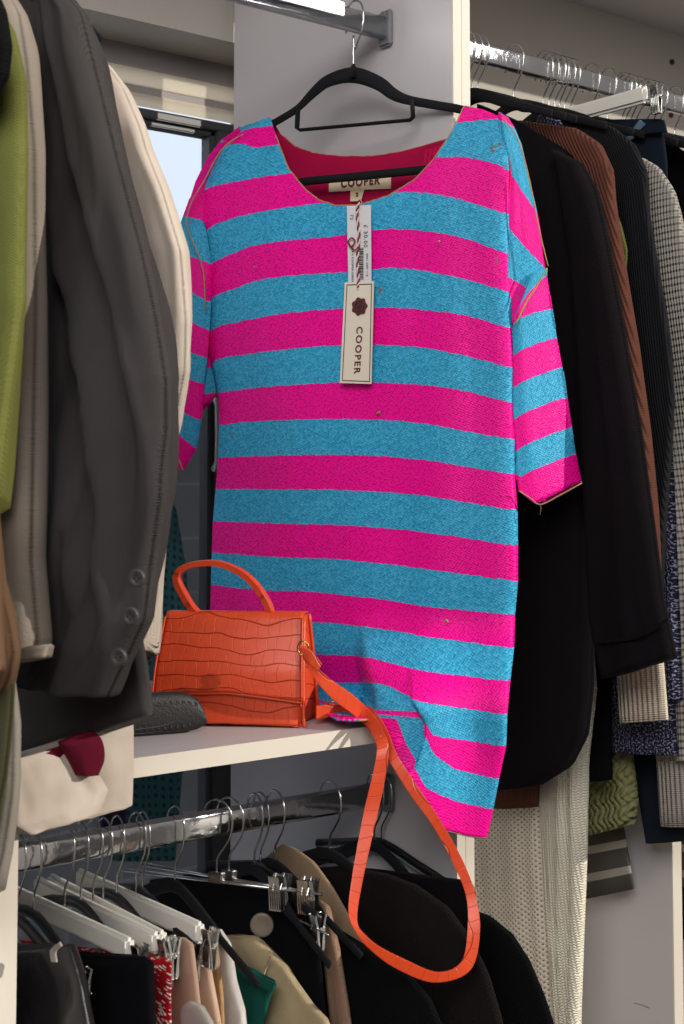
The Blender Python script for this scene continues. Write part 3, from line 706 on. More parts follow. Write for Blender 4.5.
# price tag and swing tag
to = .044
pt = card('price_tag', [Pd(347, 206, to), Pd(371, 205, to), Pd(371.5, 284, to), Pd(348.5, 284, to)], M['white'], dress)
dn = (Pd(360, 284) - Pd(360, 206)).normalized(); rt = DIR
tt_ = text('price', '£ 30.00', .0085, Pd(365.5, 236, to+.0009), dn, rt, M['inkdk'], pt)
text('small_print', '72', .007, Pd(351.5, 217, to+.0009), dn, rt, M['inkdk'], pt)
text('small_print', 'SIZE S COOPER DRESS', .0042, Pd(352.5, 264, to+.0009), dn, rt, M['inkdk'], pt)
bc = MB(); y = 248.0; random.seed(3)
while y < 280:
    w = random.choice((.5, .9, 1.4)); bc.add([Pd(358.5, y, to+.0009), Pd(363.5, y, to+.0009), Pd(363.5, y+w, to+.0009), Pd(358.5, y+w, to+.0009)], [(0, 1, 2, 3)]); y += w + random.choice((.5, .8))
bc.build('barcode', M['inkdk'], pt)
text('small_print', '0041 2207 118', .0042, Pd(367, 265, to+.0009), dn, rt, M['inkdk'], pt)
t2 = .048
ht = card('swing_tag', [Pd(345, 282.5, t2), Pd(374, 281, t2), Pd(371.5, 384, t2), Pd(340, 383, t2)], M['card'], dress, th=.0014, bend=.0)
def frame_line(pts, w, mat, parent, name, off):
    b = MB()
    for (a, c) in zip(pts, pts[1:]):
        p, q = Pd(*a, off), Pd(*c, off); d = (q-p).normalized(); s = d.cross(DN).normalized()*w/2; e_ = d*w/2
        b.add([p-e_+s, q+e_+s, q+e_-s, p-e_-s], [(0, 1, 2, 3)])
    return b.build(name, mat, parent)
frame_line([(347, 285), (371.5, 284), (369.5, 381.5), (342.3, 380.5), (347, 285)], .0012, M['inkdk'], ht, 'printed_border', t2+.0012)
# seal: scalloped rosette
c0 = Pd(359.6, 306.5, t2+.0011); vs = [c0 + DN*.0016]; N = 56
for k in range(N):
    a = 2*PI*k/N; r = .0122*(1 + .09*math.cos(7*a)); vs.append(c0 + DIR*math.cos(a)*r + V((0, 0, 1))*math.sin(a)*r + DN*.0004)
seal = mesh('seal', vs, [(0, 1+k, 1+(k+1) % N) for k in range(N)], M['ink'], ht)
MB().tube([c0 + DN*.0016 + DIR*math.cos(2*PI*k/20)*.0072 + V((0, 0, 1))*math.sin(2*PI*k/20)*.0072 for k in range(21)], .0006, 5).build('ring', M['inkdk'], seal)
MB().tube([c0 + DN*.002 + DIR*x + V((0, 0, z)) for x, z in ((-.0035, .003), (-.0025, -.0035), (0, .002), (.0025, -.0035), (.0035, .003))], .0006, 5).build('emblem', M['inkdk'], seal)
text('lettering', 'COOPER', .0135, Pd(358, 350, t2+.0012), (Pd(356.4, 375)-Pd(359.3, 325)).normalized(), rt, M['ink'], ht, off=.0003, sx=1.05)
# twine: two twisted strands
base = [Pd(p.x, p.y, to+.004) for p in spline([(359, 200, 0), (357, 215, 0), (359, 235, 0), (357.5, 260, 0), (358.5, 280, 0), (358, 290, 0)], 70)]
for ph, mt, nm in ((0, M['twine'], 'twine'), (PI, M['twinew'], 'twine')):
    MB().tube([p + (DIR*math.cos(i*.9+ph) + DN*math.sin(i*.9+ph))*.0013 for i, p in enumerate(base)], .0012, 6).build(nm, mt, dress, True)
MB().tube([Pd(p.x, p.y, to+.005) for p in spline([(347, 243, 0), (351, 238, 0), (355, 241, 0), (351, 247, 0), (348, 242, 0), (354, 250, 0), (358, 247, 0)], 30)], .0011, 6).build('twine_knot', M['twine'], dress, True)
MB().tube([Pd(360, 199, .0), Pd(362, 202, .03), Pd(360.5, 207, to+.002)], .0004, 5).build('tag_pin', M['whitep'], dress)

# ------------------------------------------------------------------ orange bag
BL = at_Z(150, 726, SH_T); BR = at_Z(303, 728.5, SH_T); 
wx = (BR-BL); Wb = wx.length; wx.normalize(); wy = V((-wx.y, wx.x, 0))
if wy.dot(HF) < 0: wy = -wy
wy = (wy*.45 + (at_Z(323, 718.5, SH_T)-BR).normalized()*.55).normalized()
bag = thing('handbag', BL.lerp(BR, .5) + wy*.04, 'orange crocodile-effect handbag with long shoulder strap on the white shelf', 'handbag')
d_b = .082; d_t = .028
def bag_pt(a, zf, dd):
    """a 0..1 along the width, zf 0..1 height, dd 0..1 front to back"""
    H = bagH; ins = interp(zf, [(0, 0), (.6, .028), (1, .062)])*Wb; ir = interp(zf, [(0, 0), (1, .03)])*Wb
    dep = interp(zf, [(0, d_b), (.5, d_b*.78), (1, d_t)])
    x = ins + (Wb-ins-ir)*a
    return BL + wx*x + wy*((d_b-dep)*.5 + dep*dd) + V((0, 0, .0012 + H*zf))
bagH = (depth_of(BR+wy*.02)*(728-613)/F)*.925
def bag_shell():
    vs = []; uv = []; NH, NA = 24, 44
    ring = []
    for k in range(NA):
        f = k/NA
        if f < .40: ring.append((f/.40, 0))
        elif f < .5: ring.append((1, (f-.40)/.10))
        elif f < .9: ring.append((1-(f-.5)/.40, 1))
        else: ring.append((0, 1-(f-.9)/.10))
    for i in range(NH+1):
        zf = i/NH
        for (a, dd) in ring:
            p = bag_pt(a, zf, dd)
            if dd == 0: p = p - wy*.004*math.sin(PI*a)*math.sin(PI*zf)
            if a in (0, 1) and 0 < dd < 1: p = p + wx*(-.010 if a == 1 else .010)*math.sin(PI*dd)*(1-zf*.5)
            if zf < .01: p = p + V((0, 0, .003*math.sin(PI*a)))
            vs.append(p); uv.append((a*Wb + dd*.1, zf*bagH))
    n = len(ring)
    fs = [(i*n+k, i*n+(k+1) % n, (i+1)*n+(k+1) % n, (i+1)*n+k) for i in range(NH) for k in range(n)] + [tuple(range(n)), tuple(NH*n+k for k in range(n))]
    return mesh('body', vs, fs, M['croc'], bag, uv)
bag_shell()
# flap over the front
def bag_flap():
    vs = []; uv = []; NA, NT_ = 40, 26
    for sd in (0, 1):
        for j in range(NT_+1):
            f = j/NT_
            for i in range(NA+1):
                a = i/NA; lo = interp(a, [(0, .27), (.5, .285), (1, .225)]) + .02*math.sin(PI*a)
                if f < .2: zf = 1.0; dd = 1-f/.2; p = bag_pt(a, 1, dd) + V((0, 0, .003+.002*math.sin(PI*f/.2)))
                else: zf = 1-(f-.2)/.8*(1-lo); p = bag_pt(a, zf, 0) - wy*(.004 + .004*math.sin(PI*a)*math.sin(PI*zf))
                if f >= .17 and f < .3: p = p + V((0, 0, .002))
                if sd: p = p + wy*.0025*(1 if f > .2 else 0) - V((0, 0, .0025 if f <= .2 else 0))
                vs.append(p); uv.append((a*Wb, f*bagH*1.2+.5))
    n = NA+1; N = n*(NT_+1); fs = []
    for j in range(NT_):
        for i in range(NA):
            q = (j*n+i, j*n+i+1, (j+1)*n+i+1, (j+1)*n+i); fs += [q, tuple(x+N for x in q[::-1])]
        fs += [(j*n, (j+1)*n, N+(j+1)*n, N+j*n), (j*n+NA, N+j*n+NA, N+(j+1)*n+NA, (j+1)*n+NA)]
    for i in range(NA): fs += [(i, N+i, N+i+1, i+1), (NT_*n+i, NT_*n+i+1, N+NT_*n+i+1, N+NT_*n+i)]
    o = mesh('flap', vs, fs, M['croc'], bag, uv)
    # piping along the free edges
    edge = [vs[j*n] for j in range(6, NT_+1)] + [vs[NT_*n+i] for i in range(1, NA+1)] + [vs[j*n+NA] for j in range(NT_-1, 5, -1)]
    MB().tube([p - wy*.0015 for p in edge], .0014, 6).build('piping', M['orange'], o, True)
bag_flap()
for a in (1,):
    MB().tube([bag_pt(a, z/12, 0) + wx*.001 for z in range(13)], .0022, 8).build('piping', M['orange'], bag, True)
    MB().tube([bag_pt(a, z/12, 1) + wx*.001 for z in range(13)], .0022, 8).build('piping', M['orange'], bag, True)
# top handle
hb_d = depth_of(bag_pt(.5, 1, .5))
hbp = [(197, 611), (190, 603), (180, 585), (177.5, 574), (184, 566), (200, 561.5), (221, 562), (242, 571), (257, 585), (267, 601), (271, 611)]
cen = [at_D(p.x, p.y+2, hb_d - .0004*(p.x-200)*.3) for p in spline([(a, b, 0) for a, b in hbp], 50)]
ribbon('handle', M['croc'], bag, [p + wy*-.0095 for p in cen], [p + wy*.0095 for p in cen], .0072, 70)
for u in (196, 272):
    c = at_D(u, 612, hb_d); MB().obox(c + V((0, 0, -.0015)), wx*.014, wy*.009, V((0, 0, .0025)), .002).build('handle_tab', M['croc'], bag)
# ring and strap
rc = at_D(303, 648, 1.80)
def ringmb(c, ax, ay, ra, rb, r): return MB().tube([c + ax*math.cos(2*PI*k/20)*ra + ay*math.sin(2*PI*k/20)*rb for k in range(21)], r, 7)
ringmb(rc, wx, V((0, 0, 1)), .007, .009, .0013).build('ring', M['brass'], bag, True)
E1 = [((306, 650), 1.795), ((319, 669), 1.80), ((336, 683), 1.81), ((352, 694), 1.82), ((368, 709), 1.825), ((380, 725), 1.79), ((388.5, 745), 1.762), ((386, 775), 1.755), ((377.6, 814), 1.75), ((363, 879), 1.73), ((357, 920), 1.715), ((366, 935), 1.71), ((380, 947), 1.71), ((404, 959), 1.715), ((437, 972), 1.72), ((461, 962), 1.725), ((467.5, 930), 1.735), ((466, 896), 1.75), ((453, 863), 1.755), ((433, 826), 1.755), ((412, 797), 1.76), ((390, 762), 1.772), ((378, 738), 1.80), ((366, 719), 1.84), ((345, 717), 1.87), ((336, 717), 1.875)]
E2 = [((302, 656), 1.795), ((317, 682), 1.80), ((334, 700), 1.81), ((350, 712), 1.82), ((362, 722), 1.825), ((371, 733), 1.79), ((377, 748), 1.762), ((372.5, 775), 1.755), ((363, 816), 1.75), ((352, 877), 1.73), ((348.5, 914), 1.715), ((357, 934), 1.71), ((371, 950), 1.71), ((396, 968), 1.715), ((434, 982), 1.72), ((470, 970), 1.725), ((480, 930), 1.735), ((474.5, 892), 1.75), ((462, 859), 1.755), ((439, 818), 1.755), ((418, 787), 1.76), ((398, 756), 1.772), ((386, 728), 1.80), ((370, 707), 1.84), ((345, 704), 1.87), ((337, 704), 1.875)]
ribbon('shoulder_strap', M['croc'], bag, [at_D(*p, d) for p, d in E1], [at_D(*p, d) for p, d in E2], .0024, 300)
kp = ribbon('strap_keeper', M['croc'], bag, [at_D(300, 645, 1.79), at_D(312, 651, 1.788), at_D(322, 664, 1.787)], [at_D(305, 659, 1.79), at_D(310, 664, 1.788), at_D(318, 671, 1.787)], .005, 12)
bc_ = at_D(331, 709, 1.862)
ringmb(bc_, wx, V((0, 0, 1)), .008, .010, .0013).build('buckle', M['brass'], bag, True)
ribbon('buckle_tab', M['croc'], bag, [at_D(316, 706, 1.85), at_D(330, 704, 1.858), at_D(340, 704.5, 1.864)], [at_D(316, 719, 1.85), at_D(330, 717, 1.858), at_D(340, 716.5, 1.864)], .004, 10)

# ------------------------------------------------------------------ shoe, lying with its sole to the room
sz_ = SH_T + .001
toe = at_Z(203, 730, sz_); heel = toe + V((-.20, .05, 0)); heel.z = sz_
ax = (heel-toe).normalized(); side = V((-ax.y, ax.x, 0)); side = side if side.dot(HF) < 0 else -side    # towards the camera
shoe = thing('shoe', toe.lerp(heel, .5), 'black shoe lying on the shelf in front of the orange bag', 'shoe')
def shoe_loft(name, mat, yo, ht, w, z0, n=28, rings=20, taper=.0):
    vs = []; uv = []
    for i in range(n):
        f = i/(n-1); fx = .5-.5*math.cos(PI*f); e_ = max(.03, (1-abs(2*fx-1)**7.0))**.5
        c = toe + ax*(.205*fx) + side*yo + V((0, 0, z0))
        for k in range(rings):
            a = 2*PI*k/rings; ca, sa = math.cos(a), math.sin(a)
            p = c + side*(w*abs(ca)**.7*(1 if ca > 0 else -1)) * (1) + V((0, 0, ht*e_*(abs(sa)**.8)*(1 if sa > 0 else -1)))
            p = p + V((0, 0, ht*(.55*e_+.43))); vs.append(p); uv.append((fx*.2, k*.01))
    fs = [(i*rings+k, i*rings+(k+1) % rings, (i+1)*rings+(k+1) % rings, (i+1)*rings+k) for i in range(n-1) for k in range(rings)] + [tuple(range(rings)), tuple((n-1)*rings+k for k in range(rings))]
    return mesh(name, vs, fs, mat, shoe, uv)
shoe_loft('upper', M['shoe'], -.030, .0215, .030, 0)
so = shoe_loft('sole', M['rubber'], .004, .0262, .012, 0)
tr = MB()
for k in range(22):
    x = .014 + k*.008; fx = x/.205; hh = .0262*max(.03, (1-abs(2*fx-1)**7.0))**.5*.62
    tr.obox(toe + ax*x + side*.0135 + V((0, 0, .0235)), ax*.0013 + V((0, 0, .001)), side*.0016, V((0, 0, hh)), .0004)
for r_ in (.62, .86): tr.tube([toe + ax*(.1+.1*r_*math.cos(2*PI*k/60)) + side*(.0145 if r_ < .8 else .0115) + V((0, 0, .0235+.0235*r_*math.copysign(abs(math.sin(2*PI*k/60))**.55, math.sin(2*PI*k/60)))) for k in range(61)], .0014, 6)
tr.build('tread', M['rubber'], so)

# ------------------------------------------------------------------ garments, upper left rail
def garment(name, px, y, label, cat, group=None, z=1.5):
    return thing(name, (px, y, z), label, cat, group)
g = garment('blazer', .70, ROD_Y, 'charcoal grey blazer with three cuff buttons at the left', 'blazer', z=1.1)
slab('sleeve', M['blazer'], g, [(36, -22), (50, 60), (55, 300), (56, 520), (44, 640), (20, 682)], [(62, -12), (84, 12), (97, 60), (121, 160), (144, 245), (160, 320), (169, 380), (170, 430), (164, 500), (152, 570), (146, 620), (131, 655), (113, 697)], PX(.695), T=.03, fold=.006, ff=2.2, seed=2, rows=130, cols=44, crease=.022, inset=.15)
slab('body', M['blazer'], g, [(-40, -40), (-30, 100), (-20, 400), (0, 640), (20, 757)], [(50, -30), (90, 60), (110, 300), (118, 500), (138, 600), (150, 660), (157, 715)], PX(.745), T=.022, fold=.006, ff=2, seed=5, rows=90, waves=())
for (u, v) in ((137, 578), (130.5, 616), (118.5, 657)):
    c = at_X(u, v, .6605); d = V((-.8, -.5, 0)).normalized(); b = MB().disc(c, d, .0085, .005)
    o = b.build('button', M['button'], g, True)
    a_ = d.orthogonal().normalized(); b_ = d.cross(a_); hl = MB()
    for q, r_ in ((1, 1), (1, -1), (-1, 1), (-1, -1)): hl.tube([c + d*.001 + (a_*q + b_*r_)*.0018, c + d*.0022 + (a_*q + b_*r_)*.0018], .0008, 6)
    hl.build('thread_hole', M['blackp'], o)
g = garment('wool_coat', .64, ROD_Y, 'oatmeal wool coat sleeve between chartreuse top and charcoal blazer', 'coat', z=1.2)
slab('sleeve', M['beige'], g, [(-20, -30), (2, 40), (10, 200), (8, 400), (4, 560), (16, 661)], [(15, -20), (34, 12), (42, 60), (50, 150), (51, 300), (48, 450), (46, 560), (53, 640), (50, 655)], PX(.628), T=.024, fold=.005, ff=2, seed=12, inset=.8)
slab('cuff', M['beige'], g, [(18, 648), (20, 663)], [(53, 644), (49, 657)], PX(.628), T=.016, fold=.0, rows=6)
g = garment('sweater', .59, ROD_Y, 'chartreuse fine knit sweater at the far left', 'sweater', z=1.3)
slab('sleeve', M['chart'], g, [(-60, -20), (-60, 100), (-60, 300), (-40, 540)], [(-5, -10), (16, 30), (28, 80), (30, 150), (27, 300), (10, 420), (0, 500)], PX(.575), T=.022, fold=.008, ff=3, seed=21)
g = garment('jacket', .53, ROD_Y, 'black jacket shoulder at the upper left corner', 'jacket', z=1.7)
slab('body', M['blackwool'], g, [(-90, -40), (-90, 60), (-90, 140)], [(-10, -30), (8, 10), (13, 45), (10, 75), (-8, 110)], PX(.535), T=.018, fold=.003, seed=30, rows=30)
g = garment('camel_coat', .56, ROD_Y, 'camel wool coat cuff at the left edge below the oatmeal sleeve', 'coat', z=1.1)
slab('sleeve', M['camel'], g, [(-80, -20), (-60, 440), (-50, 600), (-40, 705)], [(-40, -20), (-10, 440), (4, 580), (16, 625), (20, 655), (12, 690), (-4, 704)], PX(.56), T=.02, fold=.004, seed=33, rows=50)
slab('inner_sleeve', M['camel'], g, [(-40, 480), (-40, 680)], [(-3, 490), (4, 670)], PX(.535), T=.014, fold=.003, seed=34, rows=30)
g = garment('grey_coat', .60, ROD_Y, 'pale grey wool coat hem at the left edge, over the low divider', 'coat', z=.95)
slab('body', M['greycoat'], g, [(-90, -20), (-70, 640), (-60, 760), (-40, 905)], [(-20, -20), (-4, 500), (10, 650), (20, 720), (19, 790), (10, 850), (0, 890)], PX(.60), T=.02, fold=.006, seed=36, rows=50)
g = garment('olive_coat', .575, ROD_Y, 'olive coat edge at the left edge under the camel cuff', 'coat', z=1.0)
slab('body', M['olive'], g, [(-90, -20), (-60, 640), (-50, 800), (-40, 840)], [(-30, -20), (-4, 500), (16, 640), (17, 700), (10, 770), (-2, 835)], PX(.568), T=.012, fold=.004, seed=37, rows=30)

g = garment('shirt', .79, ROD_Y, 'cream cotton shirt hanging between the charcoal blazer and the window', 'shirt', z=1.05)
slab('sleeve', M['cream'], g, [(60, 30), (90, 80), (120, 250), (140, 430), (150, 520), (146, 560), (140, 640)], [(90, 49), (112, 66), (128, 90), (143, 125), (150, 150), (166, 190), (184, 250), (190, 320), (190, 370), (178, 430), (160, 474), (145, 522), (149, 556), (146, 600), (141, 668)], PX(.80), T=.02, fold=.008, ff=3, seed=41, rows=110, cols=34, crease=.012, inset=.3)
slab('collar_facing', M['taupe'], g, [(92, 72), (104, 120), (115, 175)], [(100, 74), (113, 100), (117, 130), (118, 180)], PX(.772), T=.004, fold=.002, rows=24)
slab('tail', M['cream'], g, [(8, 757), (16, 790), (16, 834)], [(133, 719), (133, 760), (132, 805), (126, 808)], lambda u, v: at_Y(u, v, 1.385), T=.012, nrm=(0, -1, 0), fold=.007, ff=3.2, seed=44, rows=60)
g = garment('blouse', .70, 1.34, 'pale cream blouse hem hanging lowest beneath the charcoal blazer', 'blouse', z=1.0)
slab('hem', M['cream'], g, [(5, 762), (14, 800), (15, 826), (30, 835)], [(80, 742), (108, 790), (100, 812), (92, 813)], lambda u, v: at_Y(u, v, 1.345), T=.007, nrm=(0, -1, 0), fold=.006, ff=3.2, seed=48, rows=50)
g = garment('maroon_jumper', .70, 1.3, 'maroon sleeve end poking out below the charcoal blazer', 'jumper', z=1.08)
slab('sleeve', M['maroon'], g, [(58, 743), (66, 756), (76, 775)], [(93, 730), (101, 740), (103, 758), (96, 773)], lambda u, v: at_Y(u, v, 1.335), T=.016, nrm=(0, -1, 0), fold=.002, rows=30, seed=50, sharp=False, e=2.0)
slab('body', M['maroon'], g, [(40, 753), (46, 758)], [(68, 744), (74, 768)], lambda u, v: at_Y(u, v, 1.345), T=.006, nrm=(0, -1, 0), fold=.001, rows=12, seed=51)
# reflected dress and purple garment by the window, behind the rail
g = garment('teal_reflection', 1.2, 2.03, 'dark teal dotted dress reflection, built as cloth by the window behind the bag', 'dress', z=.9)  # solid cloth standing in for a dress reflected in the window glass
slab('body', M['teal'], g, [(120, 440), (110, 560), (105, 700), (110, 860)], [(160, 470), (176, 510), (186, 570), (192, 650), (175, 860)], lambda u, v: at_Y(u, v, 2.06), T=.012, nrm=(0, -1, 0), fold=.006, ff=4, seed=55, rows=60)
g = garment('purple_top', .9, 2.03, 'purple garment tip below the cream shirt hem', 'top', z=.9)
slab('body', M['purple'], g, [(95, 760), (102, 846)], [(128, 760), (124, 846)], lambda u, v: at_Y(u, v, 2.0), T=.008, nrm=(0, -1, 0), fold=.003, seed=57, rows=20)

# ------------------------------------------------------------------ garments, upper right rail
def two(name, mat, label, cat, X, z, body=None, sleeve=None, T=.022, fold=.008, seed=0, ff=2.4, sl_dx=-.03, sT=None, group=None, nb='body', ns='sleeve'):
    g = garment(name, X, ROD_Y, label, cat, group, z)
    if body: slab(nb, mat, g, body[0], body[1], PX(X), T=T, fold=fold, seed=seed, ff=ff, rows=90)
    if sleeve: slab(ns, mat, g, sleeve[0], sleeve[1], PX(X+sl_dx), T=sT or T, fold=fold, seed=seed+4, ff=ff, rows=90)
    return g
g = two('shirt', M['charcoal'], 'black long-sleeved shirt hanging right beside the striped dress', 'shirt', 1.50, .9,
    ([(478, 104), (490, 300), (500, 600), (497, 790)], [(530, 125), (575, 153), (598, 250), (600, 400), (598, 560), (597, 690), (592, 735), (576, 766), (545, 785)]),
    ([(556, 150), (572, 250), (580, 400), (588, 540), (592, 620), (604, 679)], [(560, 150), (585, 162), (600, 190), (612, 245), (628, 330), (645, 430), (657, 520), (667, 600), (679, 657)]), seed=60, fold=.009)
ribbon('cuff_seam', M['charcoal'], g, [at_X(598, 640, 1.447), at_X(635, 636, 1.444), at_X(668, 618, 1.452)], [at_X(598, 643, 1.447), at_X(635, 639, 1.444), at_X(668, 621, 1.452)], .002, 14)
g = two('rib_jumper', M['brown'], 'brown ribbed jumper showing between two black tops', 'jumper', 1.55, .9,
    ([(470, 118), (480, 400), (488, 808)], [(522, 124), (575, 140), (580, 400), (545, 700), (540, 807)]),
    ([(520, 122), (560, 200), (600, 350), (640, 520), (650, 625)], [(528, 121), (580, 128), (604, 144), (616, 170), (618, 200), (626, 255), (641, 345), (652, 430), (659, 510), (661, 560), (662, 625)]), seed=64, T=.016, fold=.004)
slab('camisole', M['chart'], garment('camisole', 1.575, 1.45, 'narrow olive sliver beside the brown ribbed sleeve', 'top', z=1.5), [(612, 200), (615, 280)], [(622, 225), (628, 250), (627, 290)], PX(1.575), T=.004, fold=0, rows=16)
g = two('cardigan', M['brib'], 'black ribbed cardigan between brown jumper and grey chunky knit', 'cardigan', 1.61, .95,
    None, ([(560, 118), (600, 200), (620, 400), (640, 560), (650, 680)], [(585, 116), (618, 128), (638, 145), (649, 170), (652, 215), (664, 285), (673, 340), (677, 400), (674, 450), (668, 520), (663, 600), (664, 680)]), seed=68, T=.014, fold=.006, sl_dx=-.01)
g = two('chunky_jumper', M['gknit'], 'grey chunky knit jumper at the right edge', 'jumper', 1.66, .95,
    None, ([(630, 158), (640, 300), (655, 430), (672, 560), (676, 760)], [(646, 158), (662, 167), (677, 190), (684, 215), (692, 260), (705, 400), (710, 560), (708, 760)]), seed=70, T=.014, fold=.006, sl_dx=-.0)
g = two('speckled_jumper', M['nspeck'], 'navy speckled knit jumper hanging below the black cardigan', 'jumper', 1.64, .9,
    ([(590, 140), (600, 500), (600, 620), (613, 690), (614, 752)], [(610, 140), (655, 400), (664, 500), (666, 620), (676, 690), (680, 755)]),
    ([(640, 400), (650, 560), (652, 700)], [(672, 420), (678, 520), (682, 620), (684, 700)]), seed=72, T=.014, fold=.004, sl_dx=-.0)
slab('cuff', M['crib'], garment('cream_jumper', 1.56, 1.3, 'cream ribbed cuff below the black shirt sleeve', 'jumper', z=1.0), [(560, 180), (600, 500), (612, 620), (617, 660), (621, 723)], [(585, 180), (630, 450), (654, 600), (665, 660), (670, 720)], PX(1.575), T=.012, fold=.002, rows=40, seed=74)
slab('leg', M['black'], garment('black_trousers', 1.60, 1.45, 'narrow black trouser hem below the black shirt', 'trousers', z=.95), [(588, 600), (588, 700), (591, 781)], [(612, 600), (612, 700), (613, 780)], PX(1.61), T=.012, fold=.003, rows=40, seed=75)
slab('body', M['green'], garment('cable_jumper', 1.68, ROD_Y, 'moss green cable knit jumper hem at the right', 'jumper', z=.85), [(560, 160), (560, 620), (570, 730), (588, 836)], [(600, 160), (615, 620), (634, 740), (641, 800), (638, 824)], PX(1.68), T=.02, fold=.006, rows=60, seed=76)
g = garment('jeans', 1.656, ROD_Y, 'dark blue jeans clipped to the white trouser hanger', 'jeans', z=1.6)
slab('waist', M['denim'], g, [(530, 122), (540, 200), (560, 330)], [(664, 119), (669, 160), (670, 200), (672, 300)], PX(1.69), T=.012, fold=.006, rows=50, seed=77)
ribbon('waistband', M['denim'], g, [at_X(600, 128, 1.674), at_X(640, 122, 1.674), at_X(664, 120, 1.678)], [at_X(606, 140, 1.672), at_X(644, 134, 1.672), at_X(667, 132, 1.676)], .004, 20)
ribbon('pocket_edge', M['pale'], g, [at_X(608, 148, 1.672), at_X(626, 138, 1.672), at_X(640, 120, 1.672)], [at_X(611, 150, 1.672), at_X(630, 141, 1.672), at_X(646, 124, 1.672)], .003, 16)
g = garment('navy_jeans', 1.72, ROD_Y, 'navy jeans hem at the right above the low divider', 'jeans', z=.95)
slab('leg', M['denim'], g, [(610, 200), (610, 600), (630, 740), (647, 843)], [(640, 200), (700, 600), (720, 740), (720, 838)], PX(1.72), T=.014, fold=.002, rows=50, seed=78)
ribbon('hem_fold', M['denim'], g, [at_X(646, 828, 1.7), at_X(684, 826, 1.7), at_X(720, 824, 1.7)], [at_X(648, 843, 1.7), at_X(684, 841, 1.7), at_X(720, 838, 1.7)], .004, 20)
slab('hem', M['srib'], garment('wide_rib_jumper', 1.69, 1.4, 'pale grey wide-ribbed hem over the navy jeans', 'jumper', z=.95), [(640, 300), (650, 700), (657, 760), (661, 826)], [(680, 300), (710, 700), (712, 760), (714, 826)], PX(1.678), T=.010, fold=.002, rows=30, seed=79)
slab('hem', M['stripe'], garment('striped_tee', 1.735, ROD_Y, 'grey striped jersey hem against the low right divider', 'top', z=.85), [(540, 200), (555, 740), (570, 830), (585, 899)], [(590, 200), (608, 740), (626, 830), (636, 889)], PX(1.735), T=.008, fold=.003, rows=40, seed=80)
g = garment('knit_dress', 1.62, ROD_Y, 'long cream knit dress hanging down to the right of the divider', 'dress', z=.5)
slab('skirt', M['cmesh'], g, [(480, 180), (466, 700), (468, 850), (476, 1000), (480, 1060)], [(540, 180), (560, 700), (556, 850), (566, 960), (575, 1060)], PX(1.60), T=.02, fold=.014, ff=5, seed=81, rows=80)
slab('front_panel', M['cknit'], g, [(545, 560), (541, 800), (548, 900), (556, 1000), (562, 1060)], [(590, 560), (599, 690), (591, 760), (589, 850), (585, 940), (580, 1060)], PX(1.59), T=.016, fold=.010, ff=4, seed=83, rows=90, waves=((2.5, 0, .25),))
# beyond the low divider, far right
g = garment('far_garment', 1.9, ROD_Y, 'grey banded top at the right edge beyond the low divider', 'top', z=.8)
slab('body', M['stripe'], g, [(655, 740), (660, 888)], [(715, 740), (720, 884)], PX(1.88), T=.012, fold=.003, rows=24, seed=85)
g = garment('black_skirt', 1.93, ROD_Y, 'black garment at the right edge beyond the low divider', 'skirt', z=.8)
slab('body', M['black'], g, [(650, 780), (655, 938)], [(730, 780), (735, 938)], PX(1.92), T=.012, fold=.003, rows=24, seed=86)
g = garment('white_tshirt', 1.97, ROD_Y, 'white printed tee at the lower right edge beyond the divider', 't-shirt', z=.6)
slab('body', M['whitet'], g, [(645, 880), (655, 1040)], [(735, 880), (740, 1040)], PX(1.96), T=.012, fold=.003, rows=24, seed=87)
g = garment('dark_top', 1.95, ROD_Y, 'black top hanging on the right rail beyond the jeans', 'top', z=1.6)
slab('body', M['blackwool'], g, [(600, 145), (620, 250), (630, 420)], [(672, 140), (700, 160), (715, 250), (720, 420)], PX(1.92), T=.02, fold=.008, rows=40, seed=88)
g = garment('pile_top', 1.62, ROD_Y, 'navy blue knit collar peeking above the brown jumper', 'top', z=1.8)
slab('collar', M['nspeck'], g, [(538, 120), (545, 135)], [(556, 107), (572, 135)], PX(1.625), T=.015, fold=.001, rows=16, seed=89)

# ------------------------------------------------------------------ garments, lower rail
def lower(name, mat, label, cat, X, L, R, T=.014, fold=.005, ff=2.5, seed=0, part='body', rows=50, z=.6):
    g = garment(name, X, ROD_Y, label, cat, z=z); slab(part, mat, g, L, R, PX(X), T=T, fold=fold, ff=ff, seed=seed, rows=rows); return g
g = lower('leather_trousers', M['leather'], 'black leather trousers at the lower left corner', 'trousers', .735, [(-30, 945), (-30, 1060)], [(60, 945), (77, 944), (82, 960), (89, 985), (98, 1030), (102, 1060)], T=.018, fold=.012, ff=3, seed=100)
ribbon('hanging_loop', M['greyf'], g, [at_X(52, 962, .70), at_X(51, 950, .70), at_X(60, 942, .70)], [at_X(57, 962, .70), at_X(56, 952, .70), at_X(62, 946, .70)], .002, 12)
g = lower('black_trousers', M['black'], 'black trousers under the chrome clips at lower left', 'trousers', .80, [(30, 950), (30, 1060)], [(150, 957), (156, 962), (157, 1000), (160, 1060)], T=.016, fold=.006, seed=102)
lower('floral_skirt', M['floral'], 'red floral skirt between black and blush trousers', 'skirt', .835, [(20, 940), (60, 1000), (80, 1060)], [(168, 958), (173, 962), (172, 1000), (174, 1060)], T=.006, fold=.004, seed=104)
lower('blush_trousers', M['blush'], 'blush pink trousers behind the red floral skirt', 'trousers', .885, [(120, 935), (120, 1060)], [(188, 938), (195, 944), (202, 1000), (206, 1060)], T=.010, fold=.004, seed=106)
lower('felt_slipper', M['greyf'], 'pale grey rounded sleeve end at the bottom left', 'sleeve', .87, [(182, 1010), (182, 1060)], [(192, 1001), (204, 1006), (214, 1022), (222, 1060)], T=.008, fold=.001, seed=107, rows=24)
